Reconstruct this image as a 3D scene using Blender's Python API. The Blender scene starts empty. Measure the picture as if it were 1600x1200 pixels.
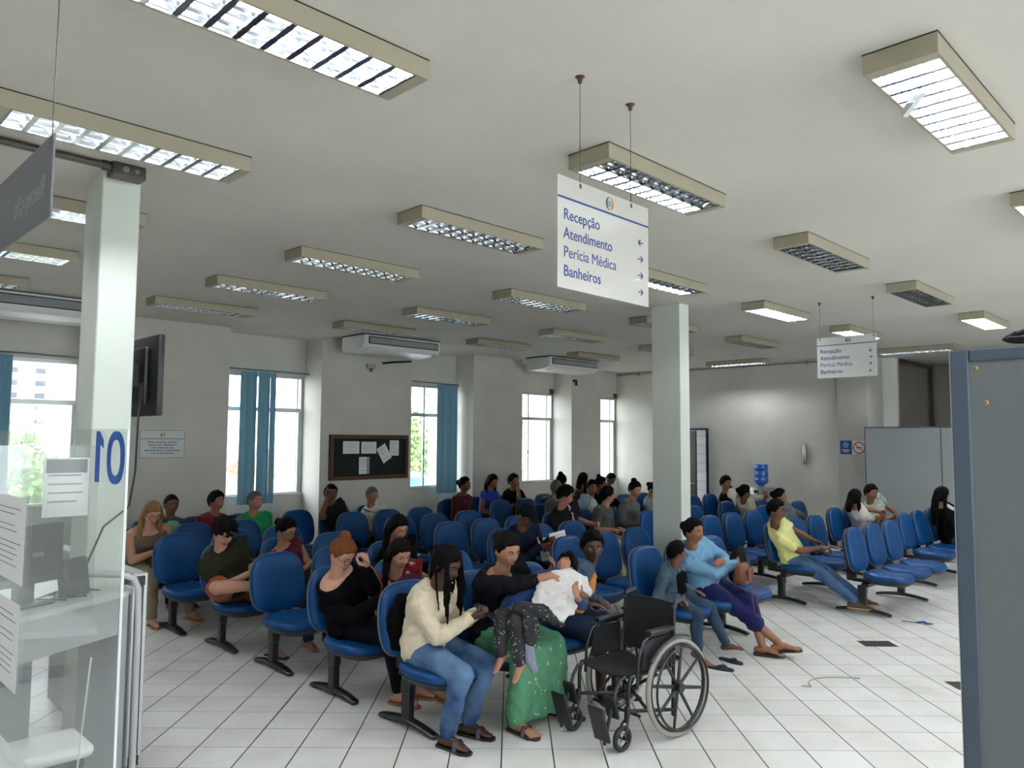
import bpy, bmesh, math, random
import numpy as np
from mathutils import Vector, Matrix, noise

random.seed(7)
PI = math.pi
S2 = math.sqrt(0.5)

# ------------------------------------------------------------------ camera
# The room's own axes are the world axes: +X runs along the window wall, +Y towards it.
scn = bpy.context.scene
EYE = Vector((0, 0, 1.90))
FPX = 1197.3                       # focal length for a 1600 px wide frame
_p, _r = 0.07255, 0.00593
_fw = Vector((S2 * math.cos(_p), S2 * math.cos(_p), math.sin(_p)))
_rt0 = Vector((S2, -S2, 0))
_up0 = _rt0.cross(_fw)
_rt = _rt0 * math.cos(_r) + _up0 * math.sin(_r)
_up = -_rt0 * math.sin(_r) + _up0 * math.cos(_r)
cam_data = bpy.data.cameras.new('camera')
cam_data.sensor_width = 36.0
cam_data.lens = 36.0 * FPX / 1600.0
cam_data.clip_start = 0.05
cam_data.clip_end = 500
cam = bpy.data.objects.new('camera', cam_data)
scn.collection.objects.link(cam)
cam.matrix_world = Matrix(((_rt.x, _up.x, -_fw.x, EYE.x), (_rt.y, _up.y, -_fw.y, EYE.y),
                           (_rt.z, _up.z, -_fw.z, EYE.z), (0, 0, 0, 1)))
scn.camera = cam

# ------------------------------------------------------------------ light and exposure
scn.view_settings.view_transform = 'Standard'
scn.view_settings.look = 'None'
scn.view_settings.gamma = 1.0
scn.view_settings.exposure = 1.0
scn.view_settings.use_curve_mapping = False
scn.cycles.use_denoising = True
scn.cycles.max_bounces = 10
scn.cycles.diffuse_bounces = 6
scn.cycles.glossy_bounces = 4
scn.cycles.transparent_max_bounces = 16
scn.cycles.transmission_bounces = 8
scn.cycles.sample_clamp_indirect = 6.0
scn.cycles.caustics_reflective = False
scn.cycles.caustics_refractive = False

world = bpy.data.worlds.new('sky')
scn.world = world
world.use_nodes = True
_bg = world.node_tree.nodes['Background']
_bg.inputs['Color'].default_value = (0.90, 0.95, 1.0, 1)
_bg.inputs['Strength'].default_value = 5.2

sun_data = bpy.data.lights.new('sun', 'SUN')
sun_data.energy = 5.0
sun_data.angle = math.radians(3)
sun_data.color = (1.0, 0.95, 0.86)
sun = bpy.data.objects.new('sun', sun_data)
scn.collection.objects.link(sun)
sun.rotation_euler = Vector((0.25, 1.0, -1.1)).to_track_quat('-Z', 'Y').to_euler()

TUBE_LIGHT = 60.0      # emission of the lit fluorescent tubes

# ------------------------------------------------------------------ materials
MATS = {}

def lin(c):
    return tuple((x / 255 / 12.92) if x / 255 <= 0.04045 else ((x / 255 + 0.055) / 1.055) ** 2.4 for x in c)

def mat(name, rgb, rough=0.6, metal=0.0, spec=0.5, var=0.0, vscale=8.0, bump=0.0, bscale=60.0, sheen=0.0,
        stretch=(1, 1, 1), coat=0.0, alpha=1.0, rgb2=None, detail=4.0):
    """principled material; rgb in sRGB 0-255; var mixes towards rgb2 (or a darker tone) with noise"""
    if name in MATS:
        return MATS[name]
    m = bpy.data.materials.new(name)
    m.use_nodes = True
    nt = m.node_tree
    b = nt.nodes['Principled BSDF']
    c = lin(rgb)
    b.inputs['Base Color'].default_value = (*c, 1)
    b.inputs['Roughness'].default_value = rough
    b.inputs['Metallic'].default_value = metal
    b.inputs['Specular IOR Level'].default_value = spec
    b.inputs['Coat Weight'].default_value = coat
    b.inputs['Sheen Weight'].default_value = sheen
    if alpha < 1:
        b.inputs['Alpha'].default_value = alpha
    if var > 0 or bump > 0:
        tc = nt.nodes.new('ShaderNodeTexCoord')
        mp = nt.nodes.new('ShaderNodeMapping')
        mp.inputs['Scale'].default_value = stretch
        nt.links.new(tc.outputs['Object'], mp.inputs['Vector'])
    if var > 0:
        n = nt.nodes.new('ShaderNodeTexNoise')
        n.inputs['Scale'].default_value = vscale
        n.inputs['Detail'].default_value = detail
        nt.links.new(mp.outputs['Vector'], n.inputs['Vector'])
        cr = nt.nodes.new('ShaderNodeValToRGB')
        c2 = lin(rgb2) if rgb2 else tuple(x * (1 - var) for x in c)
        cr.color_ramp.elements[0].position = 0.35
        cr.color_ramp.elements[1].position = 0.68
        cr.color_ramp.elements[0].color = (*c2, 1)
        cr.color_ramp.elements[1].color = (*c, 1)
        nt.links.new(n.outputs['Fac'], cr.inputs['Fac'])
        nt.links.new(cr.outputs['Color'], b.inputs['Base Color'])
    if bump > 0:
        n2 = nt.nodes.new('ShaderNodeTexNoise')
        n2.inputs['Scale'].default_value = bscale
        n2.inputs['Detail'].default_value = 3
        nt.links.new(mp.outputs['Vector'], n2.inputs['Vector'])
        bp = nt.nodes.new('ShaderNodeBump')
        bp.inputs['Strength'].default_value = bump
        bp.inputs['Distance'].default_value = 0.01
        nt.links.new(n2.outputs['Fac'], bp.inputs['Height'])
        nt.links.new(bp.outputs['Normal'], b.inputs['Normal'])
    MATS[name] = m
    return m

def emit(name, rgb, strength):
    m = bpy.data.materials.new(name)
    m.use_nodes = True
    nt = m.node_tree
    nt.nodes.remove(nt.nodes['Principled BSDF'])
    e = nt.nodes.new('ShaderNodeEmission')
    e.inputs['Color'].default_value = (*lin(rgb), 1)
    e.inputs['Strength'].default_value = strength
    nt.links.new(e.outputs[0], nt.nodes['Material Output'].inputs[0])
    MATS[name] = m
    return m

def clear_sheet(name, rgb, clear, rough=0.08, body=(0.75, 0.8, 0.85)):
    """thin clear or tinted sheet: mostly transparent with a weak gloss"""
    m = bpy.data.materials.new(name)
    m.use_nodes = True
    nt = m.node_tree
    nt.nodes.remove(nt.nodes['Principled BSDF'])
    t = nt.nodes.new('ShaderNodeBsdfTransparent')
    t.inputs['Color'].default_value = (*lin(rgb), 1)
    g = nt.nodes.new('ShaderNodeBsdfGlossy')
    g.inputs['Roughness'].default_value = rough
    g.inputs['Color'].default_value = (1, 1, 1, 1)
    d = nt.nodes.new('ShaderNodeBsdfDiffuse')
    d.inputs['Color'].default_value = (*body, 1)
    lw = nt.nodes.new('ShaderNodeLayerWeight')
    lw.inputs['Blend'].default_value = 0.5
    pw = nt.nodes.new('ShaderNodeMath'); pw.operation = 'POWER'; pw.inputs[1].default_value = 5
    nt.links.new(lw.outputs['Facing'], pw.inputs[0])
    fr = nt.nodes.new('ShaderNodeMath'); fr.operation = 'MULTIPLY_ADD'; fr.inputs[1].default_value = 0.6; fr.inputs[2].default_value = 0.04
    nt.links.new(pw.outputs[0], fr.inputs[0])
    mx1 = nt.nodes.new('ShaderNodeMixShader')
    mx1.inputs[0].default_value = 1 - clear
    nt.links.new(t.outputs[0], mx1.inputs[1])
    nt.links.new(d.outputs[0], mx1.inputs[2])
    mx = nt.nodes.new('ShaderNodeMixShader')
    nt.links.new(fr.outputs[0], mx.inputs[0])
    nt.links.new(mx1.outputs[0], mx.inputs[1])
    nt.links.new(g.outputs[0], mx.inputs[2])
    nt.links.new(mx.outputs[0], nt.nodes['Material Output'].inputs[0])
    MATS[name] = m
    return m

# ------------------------------------------------------------------ mesh helpers
COL = scn.collection

class MB:
    """collects closed shapes; build() links them as one mesh object"""
    def __init__(self):
        self.v, self.f, self.mi = [], [], []
        self.m = 0
    def add(self, vs, fs, M=None):
        n = len(self.v)
        if M is not None:
            vs = [M @ Vector(p) for p in vs]
        self.v.extend([tuple(p) for p in vs])
        self.f.extend([tuple(i + n for i in f) for f in fs])
        self.mi.extend([self.m] * len(fs))
        return self
    def box(self, x0, x1, y0, y1, z0, z1, M=None):
        vs = [(x, y, z) for z in (z0, z1) for y in (y0, y1) for x in (x0, x1)]
        fs = [(0, 2, 3, 1), (4, 5, 7, 6), (0, 1, 5, 4), (2, 6, 7, 3), (0, 4, 6, 2), (1, 3, 7, 5)]
        return self.add(vs, fs, M)
    def rbox(self, x0, x1, y0, y1, z0, z1, r=0.01, seg=2, M=None):
        bm = bmesh.new()
        bmesh.ops.create_cube(bm, size=1)
        for v in bm.verts:
            v.co = Vector((x0 + (v.co.x + .5) * (x1 - x0), y0 + (v.co.y + .5) * (y1 - y0), z0 + (v.co.z + .5) * (z1 - z0)))
        r = min(r, 0.49 * min(x1 - x0, y1 - y0, z1 - z0))
        bmesh.ops.bevel(bm, geom=bm.edges[:] + bm.verts[:], offset=r, segments=seg, profile=0.5, affect='EDGES')
        bm.verts.index_update()
        vs = [tuple(v.co) for v in bm.verts]
        fs = [tuple(v.index for v in f.verts) for f in bm.faces]
        bm.free()
        return self.add(vs, fs, M)
    def prism(self, pts, z0, z1, M=None):
        """polygon pts in XY, extruded z0..z1"""
        n = len(pts)
        vs = [(x, y, z0) for x, y in pts] + [(x, y, z1) for x, y in pts]
        fs = [tuple(range(n - 1, -1, -1)), tuple(range(n, 2 * n))] + [(i, (i + 1) % n, n + (i + 1) % n, n + i) for i in range(n)]
        return self.add(vs, fs, M)
    def tube(self, pts, rad, n=10, flat=None, up=None, M=None, cap=True, closed=False):
        """rounded tube through pts; rad a number or a list; flat scales the ring along its second axis"""
        P = [Vector(p) for p in pts]
        k = len(P)
        R = [rad] * k if isinstance(rad, (int, float)) else list(rad)
        FL = [1.0 if flat is None else flat] * k if not isinstance(flat, (list, tuple)) else list(flat)
        T = []
        for i in range(k):
            if closed:
                t = P[(i + 1) % k] - P[i - 1]
            else:
                t = (P[min(i + 1, k - 1)] - P[max(i - 1, 0)])
            T.append(t.normalized() if t.length > 1e-9 else Vector((0, 0, 1)))
        a = Vector(up) if up is not None else Vector((0, 0, 1))
        if abs(a.dot(T[0])) > 0.95:
            a = Vector((1, 0, 0)) if abs(T[0].x) < 0.9 else Vector((0, 1, 0))
        rings = []
        nrm = (a - T[0] * a.dot(T[0])).normalized()
        for i in range(k):
            if i:
                nrm = nrm - T[i] * nrm.dot(T[i])
                nrm = nrm.normalized() if nrm.length > 1e-6 else T[i].orthogonal().normalized()
            bi = T[i].cross(nrm)
            rings.append((P[i], nrm, bi, R[i], FL[i], T[i]))
        allr = []
        if cap and not closed:
            p, nn, bi, r, fl, t = rings[0]
            for q in (-0.95, -0.7, -0.35):
                allr.append((p + t * (q * r * min(1, fl)), nn, bi, r * math.sqrt(1 - q * q), fl))
        allr += [x[:5] for x in rings]
        if cap and not closed:
            p, nn, bi, r, fl, t = rings[-1]
            for q in (0.35, 0.7, 0.95):
                allr.append((p + t * (q * r * min(1, fl)), nn, bi, r * math.sqrt(1 - q * q), fl))
        vs, fs = [], []
        for p, nn, bi, r, fl in allr:
            for j in range(n):
                an = 2 * PI * j / n
                vs.append(p + bi * (r * math.cos(an)) + nn * (r * fl * math.sin(an)))
        m = len(allr)
        for i in range(m if closed else m - 1):
            for j in range(n):
                a0 = i * n + j; a1 = i * n + (j + 1) % n
                b0 = ((i + 1) % m) * n + j; b1 = ((i + 1) % m) * n + (j + 1) % n
                fs.append((a0, a1, b1, b0))
        if not closed:
            fs.append(tuple(range(n - 1, -1, -1)))
            fs.append(tuple(range((m - 1) * n, m * n)))
        return self.add(vs, fs, M)
    def cyl(self, p0, p1, r0, r1=None, n=16, M=None):
        r1 = r0 if r1 is None else r1
        return self.tube([p0, p1], [r0, r1], n=n, cap=False, M=M)
    def lathe(self, prof, n=24, M=None):
        """profile of (r, z) turned about Z; r=0 ends allowed"""
        vs, fs = [], []
        for r, z in prof:
            for j in range(n):
                an = 2 * PI * j / n
                vs.append((max(r, 1e-4) * math.cos(an), max(r, 1e-4) * math.sin(an), z))
        k = len(prof)
        for i in range(k - 1):
            for j in range(n):
                fs.append((i * n + j, i * n + (j + 1) % n, (i + 1) * n + (j + 1) % n, (i + 1) * n + j))
        fs.append(tuple(range(n - 1, -1, -1)))
        fs.append(tuple(range((k - 1) * n, k * n)))
        return self.add(vs, fs, M)
    def ell(self, c, r, rot=None, n=16, m=10, fn=None):
        """ellipsoid; fn(dir) may scale the radius"""
        vs, fs = [], []
        Rm = rot.to_3x3() if rot is not None else Matrix.Identity(3)
        c = Vector(c)
        for i in range(m + 1):
            th = PI * i / m
            th = min(max(th, 0.02), PI - 0.02)
            for j in range(n):
                ph = 2 * PI * j / n
                d = Vector((math.sin(th) * math.cos(ph), math.sin(th) * math.sin(ph), math.cos(th)))
                s = fn(d) if fn else 1.0
                p = Vector((d.x * r[0] * s, d.y * r[1] * s, d.z * r[2] * s)) if isinstance(s, float) else Vector(s)
                vs.append(c + Rm @ p)
        for i in range(m):
            for j in range(n):
                fs.append((i * n + j, (i + 1) * n + j, (i + 1) * n + (j + 1) % n, i * n + (j + 1) % n))
        fs.append(tuple(range(n)))
        fs.append(tuple(range((m + 1) * n - 1, m * n - 1, -1)))
        return self.add(vs, fs)
    def loft(self, rings, M=None):
        """rings: list of equal-length point lists, closed loops; capped"""
        n = len(rings[0])
        vs = [p for r in rings for p in r]
        fs = []
        for i in range(len(rings) - 1):
            for j in range(n):
                fs.append((i * n + j, i * n + (j + 1) % n, (i + 1) * n + (j + 1) % n, (i + 1) * n + j))
        fs.append(tuple(range(n - 1, -1, -1)))
        fs.append(tuple(range((len(rings) - 1) * n, len(rings) * n)))
        return self.add(vs, fs, M)
    def build(self, name, mats, parent=None, smooth=False, loc=None, fix=True):
        me = bpy.data.meshes.new(name)
        me.from_pydata(self.v, [], self.f)
        if fix:
            bm = bmesh.new(); bm.from_mesh(me)
            bmesh.ops.recalc_face_normals(bm, faces=bm.faces[:])
            bm.to_mesh(me); bm.free()
        if not isinstance(mats, (list, tuple)):
            mats = [mats]
        for m_ in mats:
            me.materials.append(m_)
        if len(mats) > 1 and len(self.mi) == len(me.polygons):
            me.polygons.foreach_set('material_index', self.mi)
        if smooth:
            if smooth is True:
                me.polygons.foreach_set('use_smooth', [True] * len(me.polygons))
            else:
                me.polygons.foreach_set('use_smooth', [True] * len(me.polygons))
                me.set_sharp_from_angle(angle=math.radians(smooth))
        me.update()
        o = bpy.data.objects.new(name, me)
        COL.objects.link(o)
        if parent is not None:
            o.parent = parent
        if loc is not None:
            o.location = loc
        return o

def thing(name, label, cat, loc=(0, 0, 0), rz=0.0, group=None):
    o = bpy.data.objects.new(name, None)
    o.empty_display_size = 0.1
    COL.objects.link(o)
    o.location = loc
    o.rotation_euler = (0, 0, rz)
    o['label'] = label
    o['category'] = cat
    if group:
        o['group'] = group
    return o

def tag(o, label, cat, group=None, kind=None):
    o['label'] = label
    o['category'] = cat
    if group: o['group'] = group
    if kind: o['kind'] = kind
    return o

def struct(o):
    o['kind'] = 'structure'
    return o

def copy_tree(o, parent=None):
    c = o.copy()
    COL.objects.link(c)
    if parent is not None:
        c.parent = parent
    for ch in list(o.children):
        copy_tree(ch, c)
    return c

def text_mesh(name, s, size, m, parent, M, align='LEFT', extrude=0.0006, bold=0.0, sx=1.0):
    """lettering as a thin mesh; M places its XY plane"""
    cu = bpy.data.curves.new(name, 'FONT')
    cu.body = s
    cu.size = size
    cu.align_x = align
    cu.extrude = extrude
    cu.offset = bold
    cu.resolution_u = 3
    to = bpy.data.objects.new(name + '_tmp', cu)
    COL.objects.link(to)
    dg = bpy.context.evaluated_depsgraph_get()
    me = bpy.data.meshes.new_from_object(to.evaluated_get(dg))
    bpy.data.objects.remove(to)
    bpy.data.curves.remove(cu)
    me.transform(M @ Matrix.Diagonal((sx, 1, 1, 1)))
    me.materials.clear()
    me.materials.append(m)
    o = bpy.data.objects.new(name, me)
    COL.objects.link(o)
    if parent is not None:
        o.parent = parent
    return o

def frame_M(origin, xdir, ydir):
    x = Vector(xdir).normalized(); y = Vector(ydir).normalized(); z = x.cross(y)
    return Matrix(((x.x, y.x, z.x, origin[0]), (x.y, y.y, z.y, origin[1]), (x.z, y.z, z.z, origin[2]), (0, 0, 0, 1)))
# ------------------------------------------------------------------ setting
CEIL = 3.45
FACE = 10.35      # room face of the piers
REC = 10.85       # room face of the wall in the window recesses
FAR = 14.28
X0, Y0 = -4.0, -4.6

def floor_material():
    m = bpy.data.materials.new('floor_tiles'); m.use_nodes = True
    nt = m.node_tree; L = nt.links; N = nt.nodes
    b = N['Principled BSDF']
    tc = N.new('ShaderNodeTexCoord')
    sep = N.new('ShaderNodeSeparateXYZ'); L.new(tc.outputs['Object'], sep.inputs[0])
    def M(op, a, c=None, v=None):
        n = N.new('ShaderNodeMath'); n.operation = op
        for i, x in enumerate((a, c, v)):
            if x is None: continue
            if isinstance(x, (int, float)): n.inputs[i].default_value = x
            else: L.new(x, n.inputs[i])
        return n.outputs[0]
    lat = M('MULTIPLY', M('SUBTRACT', sep.outputs['X'], sep.outputs['Y']), S2)
    dep = M('MULTIPLY', M('ADD', sep.outputs['X'], sep.outputs['Y']), S2)
    def joint(val, off, pitch, half):
        q = M('DIVIDE', M('SUBTRACT', val, off), pitch)
        fr = M('FRACT', q)
        dist = M('MINIMUM', fr, M('SUBTRACT', 1.0, fr))
        return M('LESS_THAN', M('MULTIPLY', dist, pitch), half), M('FLOOR', q)
    j1, c1 = joint(lat, -0.0499, 0.312, 0.0042)
    j2, c2 = joint(dep, 4.8744, 0.3045, 0.0028)
    comb = N.new('ShaderNodeCombineXYZ'); L.new(c1, comb.inputs[0]); L.new(c2, comb.inputs[1])
    wn = N.new('ShaderNodeTexWhiteNoise'); L.new(comb.outputs[0], wn.inputs['Vector'])
    base = N.new('ShaderNodeMixRGB')
    base.inputs[1].default_value = (*lin((226, 225, 221)), 1); base.inputs[2].default_value = (*lin((236, 236, 233)), 1)
    L.new(wn.outputs['Value'], base.inputs[0])
    no = N.new('ShaderNodeTexNoise'); no.inputs['Scale'].default_value = 2.2; no.inputs['Detail'].default_value = 7
    L.new(tc.outputs['Object'], no.inputs['Vector'])
    dr = N.new('ShaderNodeMapRange'); dr.inputs[1].default_value = 0.45; dr.inputs[2].default_value = 0.8
    L.new(no.outputs['Fac'], dr.inputs[0])
    mx = N.new('ShaderNodeMixRGB'); mx.inputs[2].default_value = (*lin((206, 201, 190)), 1)
    L.new(M('MULTIPLY', dr.outputs[0], 0.75), mx.inputs[0]); L.new(base.outputs[0], mx.inputs[1])
    g1 = N.new('ShaderNodeMixRGB'); g1.inputs[2].default_value = (*lin((150, 147, 138)), 1)
    L.new(j2, g1.inputs[0]); L.new(mx.outputs[0], g1.inputs[1])
    g2 = N.new('ShaderNodeMixRGB'); g2.inputs[2].default_value = (*lin((40, 40, 38)), 1)
    L.new(j1, g2.inputs[0]); L.new(g1.outputs[0], g2.inputs[1])
    L.new(g2.outputs[0], b.inputs['Base Color'])
    ro = N.new('ShaderNodeMapRange'); ro.inputs[3].default_value = 0.22; ro.inputs[4].default_value = 0.5
    L.new(no.outputs['Fac'], ro.inputs[0]); L.new(ro.outputs[0], b.inputs['Roughness'])
    bp = N.new('ShaderNodeBump'); bp.inputs['Strength'].default_value = 0.25; bp.inputs['Distance'].default_value = 0.002
    L.new(M('SUBTRACT', 1.0, M('MAXIMUM', j1, j2)), bp.inputs['Height']); L.new(bp.outputs[0], b.inputs['Normal'])
    return m

M_WALL = mat('wall_paint', (203, 201, 193), 0.7, var=0.10, vscale=1.6, bump=0.12, bscale=22, detail=8)
M_WALLG = mat('pillar_paint', (214, 221, 212), 0.5, var=0.05, vscale=2.0, bump=0.06, bscale=14)
M_CEIL = mat('ceiling_plaster', (206, 203, 194), 0.85, var=0.09, vscale=0.9, bump=0.35, bscale=7, detail=9)
M_ALU = mat('window_aluminium', (186, 188, 188), 0.35, metal=0.6)
M_DARK = mat('black_plastic', (24, 25, 27), 0.42, spec=0.5)
M_WHITE = mat('white_plastic', (226, 227, 226), 0.35)
M_STEEL = mat('brushed_steel', (150, 145, 140), 0.3, metal=0.95, bump=0.3, bscale=30, stretch=(12, 12, 0.5))
M_PAPER = mat('paper', (228, 229, 228), 0.75)
M_INK = mat('grey_print', (138, 140, 144), 0.8)
M_BLUEINK = mat('blue_print', (22, 66, 140), 0.5)

mb = MB().box(X0, FAR + 3.0, Y0, 11.05, -0.12, 0)
struct(mb.build('floor', floor_material()))
mb = MB().box(X0 - .2, FAR + 3.2, Y0 - .2, 11.05, CEIL, CEIL + 0.15)
struct(mb.build('ceiling', M_CEIL))

# window wall: piers between recesses
WINS = [(1.50, 3.02), (4.76, 6.22), (7.95, 9.36), (10.64, 12.10), (13.06, FAR)]
SILL, HEAD = 1.03, 2.875
mb = MB()
edges = [X0 - .2] + [x for w in WINS for x in w]
for i in range(0, len(edges), 2):
    if i + 1 < len(edges):
        mb.box(edges[i], edges[i + 1], FACE, 11.05, 0, CEIL)
for a, b_ in WINS:
    mb.box(a, b_, REC, 11.05, 0, SILL)
    mb.box(a, b_, REC, 11.05, HEAD, CEIL)
struct(mb.build('wall_left', M_WALL))
# far wall with the restroom doorway (y 8.50 .. 9.36)
mb = MB()
mb.box(FAR, FAR + .16, 9.36, 11.05, 0, CEIL)
mb.box(FAR, FAR + .16, 5.70, 8.50, 0, CEIL)
mb.box(FAR, FAR + .16, 8.50, 9.36, 2.13, CEIL)
struct(mb.build('wall_far', M_WALL))
mb = MB().box(14.12, 14.90, 5.17, 5.70, 0, CEIL)
struct(mb.build('wall_pier', mat('pier_paint', (176, 175, 168), 0.7, var=0.06, vscale=2)))  # the pier's weaker light is put into a darker wall colour
mb = MB().box(14.90, 15.1, 4.93, 5.6, 0, CEIL)
mb.box(15.1, 17.0, 4.93, 5.03, 0, CEIL)
struct(mb.build('wall_hall', mat('hall_paint', (232, 233, 230), 0.5)))
# room behind and beside the camera
BACKW = [(-3.2, -0.6), (0.6, 3.4), (4.8, 7.6), (9.0, 12.0)]
mb = MB()
ed = [X0 - .2] + [x for w in BACKW for x in w] + [FAR + 3.2]
for i in range(0, len(ed), 2):
    mb.box(ed[i], ed[i + 1], Y0 - .2, Y0, 0, CEIL)
for a, b_ in BACKW:
    mb.box(a, b_, Y0 - .2, Y0, 0, 0.9)
    mb.box(a, b_, Y0 - .2, Y0, 2.9, CEIL)
struct(mb.build('wall_right', M_WALL))
struct(MB().box(X0 - .2, X0, Y0, 11.05, 0, CEIL).build('wall_back', M_WALL))
struct(MB().box(FAR + 3.0, FAR + 3.2, Y0, 11.05, 0, CEIL).build('wall_end', M_WALL))

# tiled lobby seen through the doorway
def tile_wall():
    m = bpy.data.materials.new('lobby_tiles'); m.use_nodes = True
    nt = m.node_tree; b = nt.nodes['Principled BSDF']
    tc = nt.nodes.new('ShaderNodeTexCoord'); mp = nt.nodes.new('ShaderNodeMapping')
    mp.inputs['Rotation'].default_value = (PI / 2, 0, PI / 2)
    nt.links.new(tc.outputs['Object'], mp.inputs[0])
    br = nt.nodes.new('ShaderNodeTexBrick'); br.offset = 0
    br.inputs['Color1'].default_value = (*lin((186, 188, 194)), 1); br.inputs['Color2'].default_value = (*lin((176, 178, 186)), 1)
    br.inputs['Mortar'].default_value = (*lin((140, 142, 146)), 1)
    br.inputs['Scale'].default_value = 1; br.inputs['Brick Width'].default_value = 0.2; br.inputs['Row Height'].default_value = 0.2
    br.inputs['Mortar Size'].default_value = 0.006
    nt.links.new(mp.outputs[0], br.inputs['Vector']); nt.links.new(br.outputs['Color'], b.inputs['Base Color'])
    b.inputs['Roughness'].default_value = 0.25
    return m
struct(MB().box(15.3, 15.42, 7.9, 10.2, 0, CEIL).build('wall_lobby', tile_wall()))

# free-standing pillars
struct(MB().rbox(1.39, 1.60, 4.75, 5.05, 0, CEIL, 0.006, 1).build('wall_pillar', M_WALLG))
struct(MB().rbox(7.37, 7.56, 4.71, 5.09, 0, CEIL - .0, 0.006, 1).build('wall_pillar', M_WALLG))

# windows
M_GLASS = clear_sheet('window_glass', (250, 252, 252), 0.97, 0.02)
def window(i, a, b_, y=10.88, z0=SILL, z1=HEAD, trans=2.335):
    mb = MB(); t = 0.045
    mb.box(a, b_, y, y + .07, z0, z0 + t); mb.box(a, b_, y, y + .07, z1 - t, z1)
    mb.box(a, a + t, y, y + .07, z0 + t, z1 - t); mb.box(b_ - t, b_, y, y + .07, z0 + t, z1 - t)
    mb.box(a + t, b_ - t, y, y + .06, trans - .03, trans + .03)
    c = (a + b_) / 2
    mb.box(c - .018, c + .018, y + .01, y + .05, trans + .03, z1 - t)
    mb.box(c - .022, c + .006, y + .005, y + .035, z0 + t, trans - .03)
    mb.box(c + .006, c + .034, y + .035, y + .06, z0 + t, trans - .03)
    for x in (a + t, b_ - t - .03):
        mb.box(x, x + .03, y + .01, y + .05, z0 + t, trans - .03)
    w = struct(mb.build('window_%d' % i, M_ALU))
    g = MB().box(a + t, b_ - t, y + .024, y + .028, z0 + t, z1 - t).build('glass', M_GLASS, w)
    s = MB().rbox(a, b_, y - .05, y + .0, z0 - .005, z0 + .03, .006, 1).build('sill', M_ALU, w)
    la = MB().box(c - .03, c - .01, y - .008, y + .005, 1.62, 1.70).build('latch', M_DARK, w)
for i, (a, b_) in enumerate(WINS):
    window(i + 1, a, b_)
for i, (a, b_) in enumerate(BACKW):
    window(i + 6, a, b_, Y0 - .14, 0.9, 2.9, 2.3)

# doorway
mb = MB()
mb.box(FAR - .03, FAR + .17, 8.455, 8.50, 0, 2.165); mb.box(FAR - .03, FAR + .17, 9.36, 9.405, 0, 2.165)
mb.box(FAR - .03, FAR + .17, 8.50, 9.36, 2.125, 2.165)
d = struct(mb.build('door_1', mat('door_frame_navy', (24, 34, 62), 0.4)))
a = math.radians(-20)
LM = Matrix.Translation((FAR - .04, 9.34, 0)) @ Matrix.Rotation(math.radians(-90) + a, 4, 'Z')
lf = MB().rbox(0, 0.84, -.02, .02, 0.01, 2.11, .004, 1, M=LM).build('door_leaf', mat('door_green_black', (30, 40, 38), 0.5), d)
MB().box(0.46, 0.62, -.026, -.0205, 1.62, 1.95, M=LM).build('restroom_sign', M_PAPER, d)
mb = MB()
for x in (.50, .58):
    mb.ell(LM @ Vector((x, -.0275, 1.87)), (.012, .012, .012), n=8, m=6)
    mb.box(x - .014, x + .014, -.0285, -.0265, 1.75, 1.85, M=LM); mb.box(x - .009, x + .009, -.0285, -.0265, 1.66, 1.76, M=LM)
mb.build('restroom_figures', M_DARK, d)
MB().tube([LM @ Vector((.78, -.02, 1.02)), LM @ Vector((.78, -.07, 1.02)), LM @ Vector((.68, -.07, 1.02))], .009, n=8).build('door_handle', M_STEEL, d)

# dark steel-clad side and glazing of the hall behind the partitions
struct(MB().box(15.0, 16.75, 4.90, 4.925, 2.05, 3.44).build('trim_1', M_STEEL))
struct(MB().box(16.75, 16.78, 2.2, 4.925, 2.05, 3.44).build('trim_2', M_STEEL))
struct(MB().box(16.68, 16.75, 4.84, 4.90, 2.05, 3.40).box(15.0, 16.75, 4.86, 4.90, 3.36, 3.42).build('trim_3', mat('dark_frame', (40, 38, 37), 0.4)))

# conduits along the ceiling
M_COND = mat('conduit_grey', (150, 138, 130), 0.5, metal=0.3)
mb = MB().tube([(FAR - .03, 10.8, 3.405), (FAR - .03, 5.75, 3.405)], 0.014, n=8, cap=False)
for y in (10.2, 8.9, 7.6, 6.3):
    mb.box(FAR - .055, FAR - .002, y - .012, y + .012, 3.37, 3.44)
struct(mb.build('trim_4', M_COND))
M_COND2 = mat('conduit_dark', (86, 82, 76), 0.45, metal=0.5)
cd = MB().tube([(-3.9, 4.60, 3.425), (1.37, 4.60, 3.425)], 0.02, n=10, cap=False)
struct(cd.build('trim_5', M_COND2))
jb = MB().rbox(1.38, 1.56, 4.55, 4.66, 3.375, 3.45, .008, 2).build('junction_box', M_COND2)
tag(jb, 'dark metal junction box where ceiling conduit meets the left pillar', 'junction box')
MB().cyl((1.34, 4.60, 3.425), (1.385, 4.60, 3.425), .028).build('conduit_socket', M_COND2, jb)
MB().cyl((1.45, 4.549, 3.415), (1.45, 4.553, 3.415), .018).build('cover_plate', M_COND, jb)
MB().cyl((1.51, 4.549, 3.415), (1.51, 4.553, 3.415), .012).build('cover_plate', M_COND, jb)

# small dark floor tiles
MFT = mat('dark_floor_tile', (44, 42, 44), 0.35)
for cx, cy in ((7.67, 2.775), (6.90, 1.80)):
    a = Matrix.Translation((cx, cy, 0)) @ Matrix.Rotation(math.radians(45), 4, 'Z')
    struct(MB().box(-.152, .152, -.098, .098, 0.0, 0.0025, M=a @ Matrix.Rotation(PI / 2, 4, 'Z')).build('floor_insert', MFT))
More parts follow.
